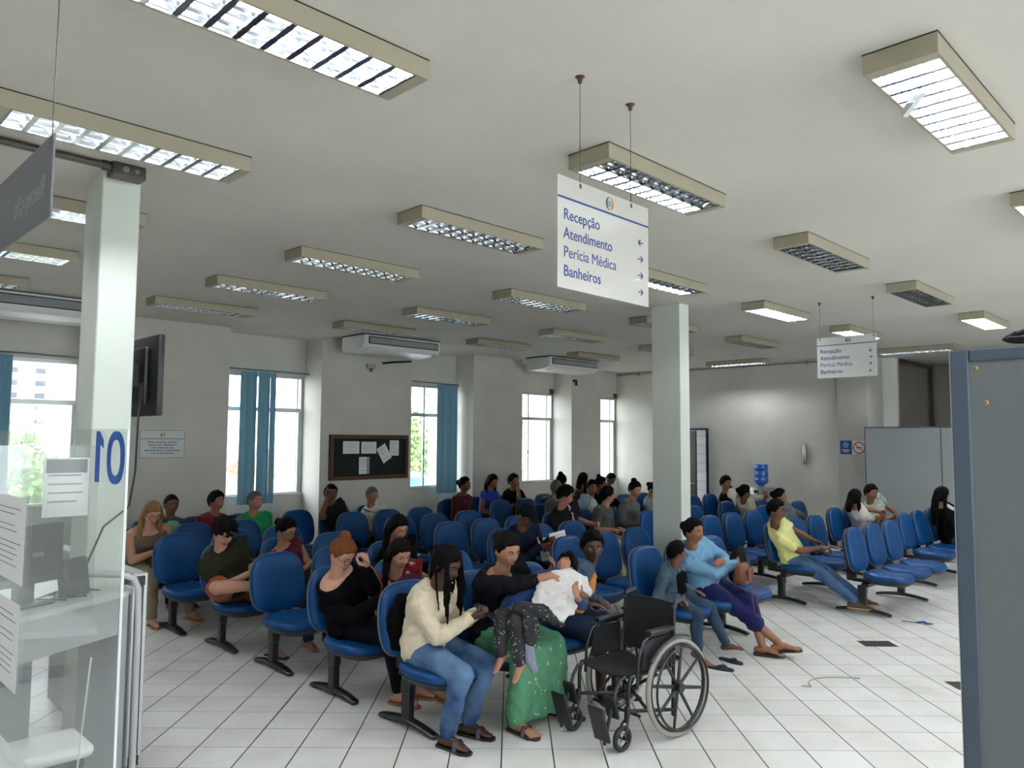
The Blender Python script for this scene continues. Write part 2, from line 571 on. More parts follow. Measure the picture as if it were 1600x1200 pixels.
# ------------------------------------------------------------------ ceiling luminaires
M_HOUS = mat('luminaire_enamel', (160, 153, 134), 0.45, var=0.05, vscale=5)
M_REFL = mat('luminaire_reflector', (225, 230, 235), 0.16, metal=1.0)
M_TUBE_ON = emit('tube_lit', (244, 249, 255), TUBE_LIGHT)
M_TUBE_OFF = mat('tube_unlit', (214, 216, 214), 0.3)

def luminaire(lit, empty=None):
    """1.19 x 0.275, local origin at its ceiling corner, body 0.105 deep"""
    Lx, Ly, D = 1.19, 0.275, 0.085
    t = thing('ceiling_light', '', 'ceiling light')
    mb = MB()
    w = .012
    mb.box(0, Lx, 0, w, -D, 0); mb.box(0, Lx, Ly - w, Ly, -D, 0)
    mb.box(0, w, w, Ly - w, -D, 0); mb.box(Lx - w, Lx, w, Ly - w, -D, 0); mb.box(w, Lx - w, w, Ly - w, -.012, 0)
    # rim seen from below
    mb.box(w, .055, w, Ly - w, -D, -D + .004); mb.box(Lx - .055, Lx - w, w, Ly - w, -D, -D + .004)
    mb.build('housing', M_HOUS, t)
    MB().box(-.002, Lx + .002, -.002, Ly + .002, -.005, -.0005).build('mounting_gap', M_DARK, t)  # black plate drawn for the shade in the gap at the ceiling
    x0, x1 = .055, Lx - .055
    for k in range(2):
        y0 = w + k * (Ly - 2 * w) / 2; y1 = y0 + (Ly - 2 * w) / 2; c = (y0 + y1) / 2
        mb = MB()
        # parabolic trough, thin
        n = 8; prof = []
        for i in range(n + 1):
            s = -1 + 2 * i / n
            prof.append((c + s * (y1 - y0) / 2, -.018 - (D - .022) * s * s))
        for i in range(n):
            (a, za), (b_, zb) = prof[i], prof[i + 1]
            mb.add([(x0, a, za), (x1, a, za), (x1, b_, zb), (x0, b_, zb), (x0, a, za + .003), (x1, a, za + .003), (x1, b_, zb + .003), (x0, b_, zb + .003)],
                   [(0, 1, 2, 3), (7, 6, 5, 4), (0, 4, 5, 1), (1, 5, 6, 2), (2, 6, 7, 3), (3, 7, 4, 0)])
        mb.build('reflector', M_REFL, t, smooth=50)
        mb = MB()
        nb = 10
        for i in range(nb + 1):
            x = x0 + (x1 - x0) * i / nb
            zt = -.045
            # blade: thin wedge, dipping in the middle
            mb.add([(x - .012, y0 + .002, -D + .002), (x + .012, y0 + .002, -D + .002), (x + .012, y1 - .002, -D + .002), (x - .012, y1 - .002, -D + .002),
                    (x, y0 + .004, zt - .025), (x, y1 - .004, zt - .025), (x, c, zt - .004)],
                   [(0, 1, 2, 3), (0, 4, 1), (3, 2, 5), (0, 3, 5, 6, 4), (1, 4, 6, 5, 2)])
        mb.box(x0, x1, y0, y0 + .002, -D + .002, -.05).box(x0, x1, y1 - .002, y1, -D + .002, -.05)
        mb.build('louvre', M_REFL, t)
        on = (lit == 2) or (lit == 1 and k == 1)
        MB().cyl((x0 - .02, c, -.034), (x1 + .02, c, -.034), .0125, n=10).build('fluorescent_tube', M_TUBE_ON if on else M_TUBE_OFF, t, smooth=True)
    return t

_proto = {}
PITCHX, PITCHY = 2.385, 1.553
def row_name(j):
    return ['in the fourth row out from the board wall', 'nearest']
LUM = []
for i in range(-1, 5):
    for j in range(-3, 6):
        LUM.append((i, j))
SKIP = {(4, -3), (-1, 4), (-1, 5), (3, -3), (-1, 0), (-1, -2)}
LIT1 = {(1, 1), (2, 2)}
LITS = {(0, 1), (0, 2), (0, 3), (0, 4), (1, 0), (3, 0 + 1), (4, 1), (4, 2), (3, 2), (0, 0), (1, -1), (0, -2), (2, -1), (3, -1), (1, -2), (2, -3), (1, 3), (2, 0), (-1, 2), (3, 3)} - {(3, 1), (3, 3), (1, 3)} | {(4, 0), (4, -1), (4, -2), (3, 0), (3, -2), (2, -2), (1, -3), (0, -1), (-1, 1), (-1, 3), (-1, -1)}
SEEN = {(0, 1): 'cream ceiling light above the big hanging direction board, cut off by the picture top',
        (0, 2): 'cream ceiling light with bright louvres beside the ceiling conduit, second from top left',
        (0, 3): 'cream ceiling light half hidden behind the left pillar',
        (0, 4): 'cream ceiling light with bright louvres left of the left pillar, below the grey sign',
        (0, 5): 'cream ceiling light at the left picture edge above the leftmost air conditioner',
        (1, 0): 'brightly lit ceiling light at upper right with a bent broken louvre',
        (1, 1): 'cream ceiling light right behind the suspension wires of the large direction board',
        (1, 2): 'cream ceiling light just left of the large hanging direction board',
        (1, 3): 'cream ceiling light second out to the left from the large direction board',
        (1, 4): 'cream ceiling light with dark louvres, third out to the left from the large direction board',
        (1, 5): 'cream ceiling light with dark louvres in front of the notice plate pier',
        (2, 0): 'cream ceiling light cut off by the right picture edge',
        (2, 1): 'cream ceiling light with dark louvres above and right of the right pillar',
        (2, 2): 'cream ceiling light partly hidden behind the large direction board, above the right pillar',
        (2, 3): 'cream ceiling light below the left corner of the large direction board',
        (2, 4): 'cream ceiling light between the middle air conditioner and the large direction board',
        (2, 5): 'cream ceiling light directly in front of the middle air conditioner',
        (3, 1): 'cream ceiling light with dark louvres right of the small direction board wires',
        (3, 2): 'cream ceiling light with bright louvres to the left of the small direction board wires',
        (3, 3): 'cream ceiling light crossing behind the top of the right pillar',
        (3, 4): 'cream ceiling light up and left of the right pillar, before the far air conditioner',
        (3, 5): 'cream ceiling light between the middle and the far air conditioners',
        (4, 1): 'cream ceiling light above the coiled cable on the partition',
        (4, 2): 'cream ceiling light directly above the small hanging direction board',
        (4, 3): 'cream ceiling light with dark louvres left of the small direction board, towards the far wall',
        (4, 4): 'cream ceiling light crossing behind the right pillar, lower of the two',
        (4, 5): 'cream ceiling light just above the far air conditioner'}
for (i, j) in LUM:
    if (i, j) in SKIP: continue
    lit = 2 if (i, j) in LITS else (1 if (i, j) in LIT1 else 0)
    if lit not in _proto:
        t = _proto[lit] = luminaire(lit)
    else:
        t = copy_tree(_proto[lit])
    t.location = (.69 + PITCHX * i + .02, .84 + PITCHY * j, CEIL)
    t['label'] = SEEN.get((i, j), 'cream ceiling light with louvres, overhead or behind the viewer')
    t['group'] = 'louvred ceiling lights' if (i, j) in SEEN else 'ceiling lights behind the viewer'
for x, y, l in ((13.62, 6.75, 'cream ceiling light set crosswise near the far wall, by the right pillar'),
                (13.62, 3.55, 'cream ceiling light set crosswise above the grey partitions beside the steel panels')):
    t = copy_tree(_proto[2]); t.location = (x, y, CEIL); t.rotation_euler = (0, 0, PI / 2); t['label'] = l; t['group'] = 'louvred ceiling lights'
# the bent louvre piece of the broken light
bl = MB().box(-.07, .07, -.012, .012, -.03, .004, M=Matrix.Translation((3.09 + .36, .84 + .20, CEIL - .092)) @ Matrix.Rotation(.9, 4, 'Z') @ Matrix.Rotation(.35, 4, 'Y'))
o = bl.build('broken_louvre', M_REFL)
tag(o, 'bent strip of louvre hanging from the bright ceiling light at upper right', 'louvre')

# ------------------------------------------------------------------ air conditioners
M_AC = mat('ac_white', (214, 216, 216), 0.3)
M_ACG = mat('ac_grille', (150, 154, 158), 0.45, bump=0.6, bscale=40, stretch=(1, 1, 30))
def ac_unit():
    t = thing('air_conditioner', '', 'air conditioner', group='ceiling air conditioners')
    W, Dp = 1.43, 0.62
    # side profile in (y, z): front low lip to back
    prof = [(0, -.01), (0, -.15), (.03, -.20), (.16, -.235), (Dp - .12, -.25), (Dp - .02, -.235), (Dp, -.19), (Dp, -.01)]
    mb = MB()
    ring = lambda x, s: [(x, Dp / 2 + (y - Dp / 2) * s, -.13 + (z + .13) * s) for y, z in prof]
    mb.loft([ring(0, .94), ring(.02, 1), ring(W - .02, 1), ring(W, .94)])
    mb.build('casing', M_AC, t, smooth=35)
    mb = MB().box(.07, W - .05, -.006, 0.002, -.145, -.035)
    mb.build('grille_frame', M_DARK, t)
    MB().box(.085, W - .065, -.010, -.006, -.132, -.048).build('grille', M_ACG, t)
    mb = MB()
    mb.add([(.3, .05, -.214), (W - .06, .03, -.207), (W - .06, .22, -.243), (.5, .22, -.243)], [(0, 1, 2, 3)])
    MB().loft([[(x, .06, -.206), (x, .20, -.240), (x, .20, -.252), (x, .06, -.219)] for x in (.12, W - .12)]).build('air_flap', M_WHITE, t)
    MB().box(.0, W, -.004, Dp, -.010, 0.0).build('mounting_gap', M_DARK, t)  # shadow line under the ceiling made as a thin black sheet
    return t
ac = ac_unit()
for k, (x, y, l) in enumerate(((6.35, 9.40, 'white air conditioner on the ceiling above the notice board'),
                               (10.38, 9.40, 'white air conditioner on the ceiling farthest from the viewer'),
                               (1.40, 9.40, 'white air conditioner at the left picture edge, partly behind the left pillar'))):
    t = ac if k == 0 else copy_tree(ac)
    t.location = (x, y, CEIL - .005)
    t['label'] = l

# drain pipes and small wall fixtures
tag(MB().tube([(7.33, 10.30, 3.13), (7.50, 10.27, 3.16), (7.86, 10.27, 3.20)], .017, n=8).build('drain_pipe', M_DARK),
    'short black drain pipe on the wall below the middle air conditioner', 'pipe')
tag(MB().tube([(12.16, 10.36, 3.13), (12.16, 10.28, 3.13), (12.15, 10.26, 3.05)], .028, n=8).build('drain_pipe', M_DARK),
    'black pipe elbow below the far air conditioner', 'pipe')
t = thing('wall_sensor', 'small grey wall fixture on the pier above the notice board', 'sensor', (7.10, 10.345, 3.07))
MB().rbox(-.085, .085, -.05, 0, -.035, .035, .012).build('body', mat('sensor_grey', (168, 166, 160), .5), t)
MB().lathe([(0, -.09), (.02, -.085), (.028, -.05), (.02, -.034)], 12, M=Matrix.Translation((0, -.03, 0))).build('sensor_head', mat('sensor_dark', (120, 118, 112), .5), t)
# ------------------------------------------------------------------ outside the windows
M_OUTW = mat('facade_white', (205, 206, 208), 0.8)
M_OUTWIN = mat('facade_window', (52, 60, 70), 0.5)
struct(MB().box(-150, 300, 11.2, 420, -4.4, -4.2).build('ground_outside', mat('street_asphalt', (150, 148, 142), 0.9, var=0.2, vscale=0.3)))
mb = MB()
for a, b_ in WINS:
    mb.box(b_ - .02, b_ + .14, 11.05, 11.62, -4.2, CEIL + .3)
struct(mb.build('trim_outside_fins', M_OUTW))
# long white block with small windows
bl = thing('apartment_block', 'long white apartment block with rows of small windows, seen through the windows', 'building', (10, 190, -4.2))
MB().box(-60, 78, 0, 12, 0, 60).build('facade', M_OUTW, bl)
nb = 0
for r in range(9):
    for c in range(22):
        if nb < 99 and -4 < (c * 5.2 - 44) + 10 < 120:
            MB().box(-44 + c * 5.2, -44 + c * 5.2 + 1.9, -.15, 0.02, 9 + r * 2.7, 9 + r * 2.7 + 1.15).build('window', M_OUTWIN, bl); nb += 1
rnd = random.Random(3)
HC = [(214, 198, 176), (196, 120, 104), (220, 218, 210), (150, 176, 206), (206, 178, 140), (188, 190, 194), (226, 206, 170)]
houses = [(7.5, 34, 5, 4, 3.6, 3, 'pale blue house with awning seen low through the leftmost window'),
          (14.5, 38, 5.0, 4, 3.9, 2, 'white low house with shop front seen through the leftmost window'),
          (10, 48, 7, 5, 4.6, 0, 'beige house with pitched roof farther behind through the leftmost window'),
          (17, 31, 4, 4, 3.2, 1, 'reddish low house seen at the left of the second window'),
          (23, 38, 6, 5, 4.2, 4, 'tan house with pitched roof behind the blind of the second window'),
          (31, 43, 6, 5, 4.0, 6, 'cream house seen at the right of the second window'),
          (62, 62, 10, 6, 6.5, 5, 'grey-white block seen through the fourth window'),
          (96, 84, 12, 8, 8.5, 2, 'white block seen through the last window by the far wall')]
for (x, y, w, d, h, ci, l) in houses:
    t = thing('house', l, 'house', (x, y, -4.2), rnd.uniform(-.1, .1))
    col = HC[ci]
    MB().box(-w / 2, w / 2, 0, d, 0, h).build('walls', mat('house_%d_%d' % (int(x), int(y)), col, .85, var=.12, vscale=1), t)
    MB().loft([[(-w / 2 - .3, -.3, h), (-w / 2 - .3, d + .3, h), (-w / 2 - .3, d / 2, h + .9)], [(w / 2 + .3, -.3, h), (w / 2 + .3, d + .3, h), (w / 2 + .3, d / 2, h + .9)]]).build('roof', mat('roof_tile', (170, 112, 92), .9, var=.3, vscale=3), t)
    for k in range(3):
        xx = -w / 2 + w * (k + .5) / 3
        MB().box(xx - .45, xx + .45, -.04, .02, 1.0, 2.2).build('window', M_OUTWIN, t)
    MB().box(-w / 2, w / 2, -1.0, .0, 2.6, 2.68).build('awning', mat('awning_blue', (70, 110, 170), .7), t)
t = thing('water_tank', 'blue plastic water tank seen low through the third window', 'water tank', (15.0, 19.7, -4.2))
MB().lathe([(0, 4.0), (.5, 4.0), (.62, 4.9), (.55, 5.0), (0, 5.1)], 20).build('tank', mat('tank_blue', (70, 140, 215), .5), t, smooth=40)
MB().box(-.8, .8, -.8, .8, 0, 4.0).build('support', M_OUTW, t)
pole = thing('utility_pole', 'utility pole with a crossarm seen through the leftmost window', 'pole', (7.6, 30.5, -4.2))
MB().cyl((0, 0, 0), (0, 0, 7.2), .14, .1, n=8).build('post', mat('pole_grey', (130, 126, 120), .9), pole)
MB().box(-1.1, 1.1, -.06, .06, 6.7, 6.82).build('crossarm', mat('pole_grey', (130, 126, 120), .9), pole)

M_LEAF = mat('foliage', (118, 150, 84), .7, var=.45, vscale=1.5)
M_BARK = mat('bark', (110, 96, 80), .9)
def tree(loc, h, r, l, n=1500, seed=1):
    rn = random.Random(seed)
    t = thing('tree', l, 'tree', loc, group='trees outside the windows')
    MB().tube([(0, 0, 0), (.1, .05, h * .35), (-.05, .1, h * .62), (.1, 0, h * .85)], [.16, .12, .09, .04], n=8).build('trunk', M_BARK, t)
    cs = [(Vector((rn.uniform(-.55, .55) * r, rn.uniform(-.55, .55) * r, h * .45 + rn.uniform(0, .5) * h)), rn.uniform(.3, .55) * r) for _ in range(9)]
    mb = MB()
    for i in range(n):
        c, cr = rn.choice(cs)
        d = Vector((rn.gauss(0, 1), rn.gauss(0, 1), rn.gauss(0, 1))).normalized()
        p = c + d * cr * rn.uniform(.6, 1.05)
        a = Vector((rn.gauss(0, 1), rn.gauss(0, 1), rn.gauss(0, 1))).normalized(); b_ = a.cross(d).normalized()
        s = rn.uniform(.07, .14)
        mb.add([p - a * s, p + b_ * s * .5, p + a * s, p - b_ * s * .5], [(0, 1, 2, 3)])
    mb.build('crown', M_LEAF, t, fix=False)
tree((17.9, 24.2, -4.2), 8.0, 2.2, 'leafy tree filling the third window behind the blue tank', 3000, 2)
tree((22.5, 26.5, -4.2), 8.8, 2.3, 'tall leafy tree at the right of the third window', 2600, 5)
tree((3.9, 17.5, -4.2), 6.3, 1.3, 'leafy tree beside the blind of the leftmost window', 1500, 3)
tree((9.3, 19.2, -4.2), 4.6, 1.2, 'low bright bush-like tree at the bottom left of the second window', 1200, 4)
tree((33, 30, -4.2), 7.2, 1.6, 'small tree seen through the fourth window', 900, 6)
tree((43, 33, -4.2), 7.6, 1.6, 'small tree seen through the last window', 900, 7)
# ------------------------------------------------------------------ vertical blinds
M_BLIND = mat('blind_fabric', (112, 156, 176), 0.8, bump=.2, bscale=90, stretch=(1, 1, .2))
def blind(a, b_, slats, l, tilt=-0.35):
    t = thing('vertical_blind', l, 'blind', (0, 10.72, 0), group='blue vertical blinds')
    MB().tube([(a, 0, 2.915), (b_, 0, 2.90)], .014, n=8).build('head_rail', mat('rail_grey', (128, 130, 130), .4, metal=.5), t)
    for i, x in enumerate(slats):
        M = Matrix.Translation((x, 0, 0)) @ Matrix.Rotation(tilt + .25 * math.sin(i * 2.1), 4, 'Z')
        mb = MB()
        k = 6
        ring = lambda z: [(-.045 + .09 * j / k, .006 * math.sin(PI * j / k), z) for j in range(k + 1)] + [(.045 - .09 * j / k, .006 * math.sin(PI * (k - j) / k) - .0015, z) for j in range(k + 1)]
        mb.loft([ring(z) for z in (.93, 1.6, 2.3, 2.885)], M=M)
        mb.build('slat', M_BLIND, t, smooth=60)
blind(4.80, 6.24, [5.15, 5.20, 5.26, 5.31, 5.43, 5.48, 5.52, 5.62], 'blue vertical blind bunched in the middle of the window left of the notice board')
blind(7.98, 9.32, [8.87, 8.93, 8.99, 9.05, 9.10, 9.16, 9.21, 9.25], 'blue vertical blind gathered at the right of the window beside the notice board')
blind(1.52, 3.0, [1.7, 1.78, 1.86, 1.94, 2.02, 2.08, 2.14, 2.19], 'blue vertical blind at the left picture edge in the leftmost window')
for x in (12.0, 14.2):
    tag(MB().box(x - .03, x + .03, 10.79, 10.85, 2.86, 2.97).build('blind_bracket', M_COND2), 'small empty blind bracket at the top right corner of the ' + ('fourth' if x < 13 else 'last') + ' window', 'bracket')

# ------------------------------------------------------------------ notice board
nbd = thing('notice_board', 'dark green notice board with brown wooden frame on the pier between two windows', 'notice board', (6.37, FACE, 1.256))
W, Hh, fw_ = 1.49, .706, .062
MW = mat('brown_wood', (84, 48, 28), .5, var=.3, vscale=14, stretch=(1, 1, 6))
mb = MB(); mb.rbox(0, W, -.06, 0, 0, fw_, .004, 1); mb.rbox(0, W, -.06, 0, Hh - fw_, Hh, .004, 1); mb.rbox(0, fw_, -.06, 0, fw_, Hh - fw_, .004, 1); mb.rbox(W - fw_, W, -.06, 0, fw_, Hh - fw_, .004, 1)
mb.build('frame', MW, nbd)
MB().box(fw_, W - fw_, -.03, -.001, fw_, Hh - fw_).build('felt', mat('board_green', (18, 30, 26), .9, bump=.3, bscale=200), nbd)
MB().box(-.02, 0, -.05, -.03, .38, .40).build('hinge_pin', M_DARK, nbd)

def paper(name, origin, xd, yd, w, h, label, lines, mats=None, cat='paper', group=None, head=0.0, strip=None):
    """sheet in the plane spanned by xd, yd from its lower left corner, with printed lines"""
    M = frame_M(origin, xd, yd)
    o = MB().box(0, w, 0, h, 0, .0012, M=M).build(name, M_PAPER)
    tag(o, label, cat, group)
    mb = MB(); y = h * .86; rn = random.Random(label)
    if lines:
        dy = h * .74 / lines
        for i in range(lines):
            ww = w * rn.uniform(.55, .8)
            if rn.random() < .85:
                mb.box(w * .1, w * .1 + ww, y - dy * .18, y, .0012, .0016, M=M)
            y -= dy
        mb.build('printed_text', M_INK, o)
    if head:
        MB().box(w * .05, w * .95, h * (1 - head), h * .97, .0012, .0017, M=M).build('header', mat('header_grey', (104, 108, 114), .7), o)
    if strip:
        MB().box(w * strip, w, 0, h, .0012, .0017, M=M).build('grey_strip', mat('header_grey2', (150, 152, 156), .7), o)
    return o
def bpx(x, y): return (6.37 + (x - 110) * .00107, 1.256 + (930 - y) * .00084)
pg = 'papers on the notice board'
for (x0, y1, w, h, l, n, st) in ((332, 443, .30, .195, 'landscape sheet at the top left of the notice board', 6, None),
                                 (648, 442, .285, .187, 'landscape sheet at the top centre of the notice board', 7, None),
                                 (612, 828, .20, .27, 'upright sheet with grey strip at the bottom of the notice board', 7, .72),
                                 (1160, 487, .185, .25, 'upright sheet at the top right of the notice board', 9, None)):
    x, z = bpx(x0, y1)
    paper('notice_sheet', (x, FACE - .0305, z), (1, 0, 0), (0, 0, 1), w, h, l, n, group=pg, strip=st)
x, z = bpx(1050, 638); a = math.radians(32)
paper('notice_sheet', (x, FACE - .034, z), (math.cos(a), 0, math.sin(a)), (-math.sin(a), 0, math.cos(a)), .19, .27, 'sheet pinned askew on the notice board', 9, group=pg)

# ------------------------------------------------------------------ signs
M_SIGN = clear_sheet('sign_acrylic', (238, 238, 234), 0.12, .12, (.60, .59, .55))
M_SGN2 = mat('sign_white', (214, 216, 214), .35)
M_NAVY = mat('sign_blue', (30, 60, 128), .5)
M_GRN = mat('logo_green', (40, 92, 92), .5); M_ORG = mat('logo_orange', (200, 132, 60), .5); M_LBL = mat('logo_blue', (96, 140, 190), .5)

def logo(parent, M, r):
    """round emblem: dark green crescent left, orange crescent right, blue grid between"""
    def cres(side, m):
        mb = MB(); n = 14
        pts = [(side * r * math.cos(PI / 2 - PI * i / n) * 1.0, r * math.sin(PI / 2 - PI * i / n)) for i in range(n + 1)]
        inn = [(side * r * (.45) * math.cos(PI / 2 - PI * i / n) + side * r * .12, r * .86 * math.sin(PI / 2 - PI * i / n)) for i in range(n, -1, -1)]
        mb.prism(pts + inn[1:-1], 0, .0012, M=M); mb.build('emblem', m, parent)
    cres(-1, M_GRN); cres(1, M_ORG)
    mb = MB()
    for i in range(3):
        for j in range(3):
            mb.box(r * (-.38 + .26 * i), r * (-.38 + .26 * i + .19), r * (-.42 + .3 * j), r * (-.42 + .3 * j + .2), 0, .0012, M=M)
    mb.build('emblem_grid', M_LBL, parent)

def arrow(parent, M, cx, cy, s, ang, m):
    A = M @ Matrix.Translation((cx, cy, 0)) @ Matrix.Rotation(ang, 4, 'Z')
    t = .24 * s
    MB().prism([(-s, -t / 2), (s * .35, -t / 2), (-.1 * s, -s * .55), (s * .18, -s * .75), (s, 0), (s * .18, s * .75), (-.1 * s, s * .55), (s * .35, t / 2), (-s, t / 2)], 0, .0012, M=A).build('arrow', m, parent)

def direction_board(label, origin, xd, w, h, dirs, wires, plate):
    t = thing('hanging_direction_sign', label, 'sign', origin)
    M = frame_M((0, 0, 0), xd, (0, 0, 1))
    MB().rbox(0, w, 0, h, -.004, .0, .0018, 1, M=M).build('plate', plate, t)
    F = M @ Matrix.Translation((0, 0, .0004))
    MB().box(0, w, h * .797, h * .815, 0, .001, M=F).build('blue_line', M_NAVY, t)
    logo(t, F @ Matrix.Translation((w * .54, h * .90, 0)), h * .062)
    for i, s in enumerate(('Recepção', 'Atendimento', 'Perícia Médica', 'Banheiros')):
        text_mesh('lettering', s, h * .142, M_NAVY, t, F @ Matrix.Translation((w * .055, h * (.615 - .168 * i), 0)), bold=0 if 'M' in s else .0005, sx=.94)
        arrow(t, F, w * .90, h * (.622 - .164 * i), h * .045, dirs[i], M_NAVY)
    for fx in wires:
        MB().tube([M @ Vector((w * fx, h * .97, -.002)), M @ Vector((w * fx, CEIL - origin[2], -.002))], .0014, n=6).build('suspension_wire', M_DARK, t)
        MB().lathe([(0, -.03), (.008, -.028), (.012, -.008), (.022, 0)], 10, M=Matrix.Translation(M @ Vector((w * fx, CEIL - origin[2], -.002)))).build('ceiling_hook', mat('rusty_hook', (80, 56, 44), .7), t)
        MB().box(w * fx - .006, w * fx + .006, h * .94, h * .98, .0, .002, M=M).build('wire_clip', M_COND2, t)
direction_board('large white hanging direction board with blue lettering and arrows, nearest of the boards', (2.298, 2.04, 2.52), (1, 0.02, 0), .655, .47,
                (PI, 0, 0, 0), (.225, .79), M_SIGN)
direction_board('small white hanging direction board near the grey partitions at right', (8.45, 3.62, 2.60), (0, -1, 0), .64, .45,
                (-PI / 2, 0, PI / 2, PI), (.06, .96), M_SGN2)

# grey reception sign seen from behind at upper left
t = thing('hanging_reception_sign', 'grey hanging sign with reversed lettering at the upper left picture edge', 'sign', (.657, 2.75, 2.605))
MB().rbox(-.004, .004, 0, .95, 0, .275, .002, 1).build('plate', mat('sign_grey', (112, 114, 120), .45, bump=.15, bscale=120), t)
text_mesh('lettering', 'Recepção', .105, mat('sign_pale', (150, 152, 158), .5), t, frame_M((-.0046, .07, .085), (0, 1, 0), (0, 0, 1)), bold=.0006)
MB().tube([(0, .03, .26), (0, .03, CEIL - 2.605)], .0015, n=6).build('suspension_wire', M_DARK, t)
MB().tube([(0, .9, .26), (0, .9, CEIL - 2.605)], .0015, n=6).build('suspension_wire', M_DARK, t)

# notice plate on the pier
t = thing('wall_notice', 'white notice plate with small blue lettering and emblem on the left pier', 'notice', (3.60, FACE, 1.636))
MB().rbox(0, .57, -.006, 0, 0, .36, .002, 1).build('plate', mat('plate_pale', (204, 210, 208), .4), t)
F = frame_M((0, -.0064, 0), (1, 0, 0), (0, 0, 1))
MB().box(0, .57, .245, .252, 0, .001, M=F).build('line', M_COND2, t)
mb = MB(); mb.box(0, .57, 0, .004, 0, .001, M=F); mb.box(0, .57, .356, .36, 0, .001, M=F); mb.box(0, .004, 0, .36, 0, .001, M=F); mb.box(.566, .57, 0, .36, 0, .001, M=F)
mb.build('border', M_COND2, t)
logo(t, F @ Matrix.Translation((.285, .30, 0)), .03)
for i, s in enumerate(('Idosos, gestantes, lactantes,', 'pessoas com deficiência e', 'com criança de colo', 'têm preferência no atendimento', 'e no uso dos assentos')):
    text_mesh('lettering', s, .034, M_NAVY, t, F @ Matrix.Translation((.285, .196 - .036 * i, 0)), 'CENTER', bold=.0006)

# signs on the far pier and wall
t = thing('wall_sign', 'small navy square sign on the far grey pier', 'sign', (14.12, 5.66, 1.675))
MB().box(-.006, 0, -.20, 0, 0, .245).build('plate', M_NAVY, t)
MB().lathe([(.0, 0), (.055, 0), (.055, .002), (0, .002)], 16, M=frame_M((-.0065, -.1, .165), (0, -1, 0), (0, 0, 1))).build('emblem', M_LBL, t)
mb = MB()
mb.box(0, .14, 0, .012, 0, .001, M=frame_M((-.0065, -.03, .07), (0, -1, 0), (0, 0, 1))); mb.build('lettering', M_PAPER, t)
MB().box(0, .10, 0, .012, 0, .001, M=frame_M((-.0065, -.05, .04), (0, -1, 0), (0, 0, 1))).build('lettering', M_PAPER, t)
M_RED = mat('sign_red', (176, 40, 44), .5)
def no_smoking(loc, s, label):
    t = thing('no_smoking_sign', label, 'sign', loc)
    F = frame_M((-.0045, 0, 0), (0, -1, 0), (0, 0, 1))
    MB().box(0, s, 0, s, -.004, 0, M=F).build('plate', M_SGN2, t)
    n = 28; c = s / 2
    vs = []
    mb = MB()
    mb.tube([(c + s * .42 * math.cos(2 * PI * k / n), c + s * .42 * math.sin(2 * PI * k / n), .0015) for k in range(n)], s * .04, n=6, flat=.3, up=(0, 0, 1), closed=True, M=F)
    mb.build('red_ring', M_RED, t)
    MB().box(-s * .4, s * .4, -s * .03, s * .03, .0008, .0022, M=F @ Matrix.Translation((c, c, 0)) @ Matrix.Rotation(-PI / 4, 4, 'Z')).build('red_bar', M_RED, t)
    MB().box(c - s * .24, c + s * .2, c - s * .04, c + s * .04, .0004, .001, M=F).build('cigarette', M_DARK, t)
no_smoking((14.12, 5.445, 1.675), .235, 'no smoking sign with red ring on the far grey pier')
no_smoking((14.90, 5.42, 2.02), .26, 'no smoking sign mostly hidden behind the top of the grey partition')

# dispenser tube and cooler on the far wall
t = thing('cup_dispenser', 'slim vertical cup dispenser tube on the bare far wall', 'dispenser', (FAR, 6.38, 1.47))
MB().lathe([(0, 0), (.036, 0), (.04, .02), (.04, .37), (.036, .39), (0, .39)], 16, M=Matrix.Translation((-.05, 0, 0))).build('tube', mat('dispenser_steel', (170, 170, 170), .25, metal=.9), t, smooth=40)
MB().box(-.02, 0, -.02, .02, .04, .35).build('bracket', M_DARK, t)
t = thing('water_cooler', 'steel water cooler with a blue bottle against the far wall', 'water cooler', (13.97, 7.13, 0))
MB().rbox(-.17, .17, -.17, .17, .02, 1.02, .02, 2).build('body', mat('cooler_steel', (172, 172, 170), .3, metal=.7), t, smooth=40)
MB().box(-.178, -.168, -.02, .07, .74, .96).build('tap_recess', M_DARK, t)
for dy in (.0, .05):
    MB().tube([(-.17, dy, .90), (-.21, dy, .90), (-.215, dy, .86)], .012, n=8).build('tap', M_WHITE, t)
MB().rbox(-.22, -.165, -.04, .09, .72, .74, .005, 1).build('drip_tray', M_WHITE, t)
MB().lathe([(.04, 1.0), (.045, 1.05), (.11, 1.09), (.13, 1.11), (.13, 1.18), (.122, 1.20), (.13, 1.22), (.13, 1.30), (.122, 1.32), (.13, 1.34), (.13, 1.42), (.12, 1.455), (0, 1.46)], 24).build('bottle', mat('bottle_blue', (40, 96, 190), .15, spec=.7), t, smooth=50)
for q in ((-.13, -.13), (.13, -.13), (.13, .13), (-.13, .13)):
    MB().cyl((q[0], q[1], 0), (q[0], q[1], .03), .02, n=8).build('foot', M_DARK, t)

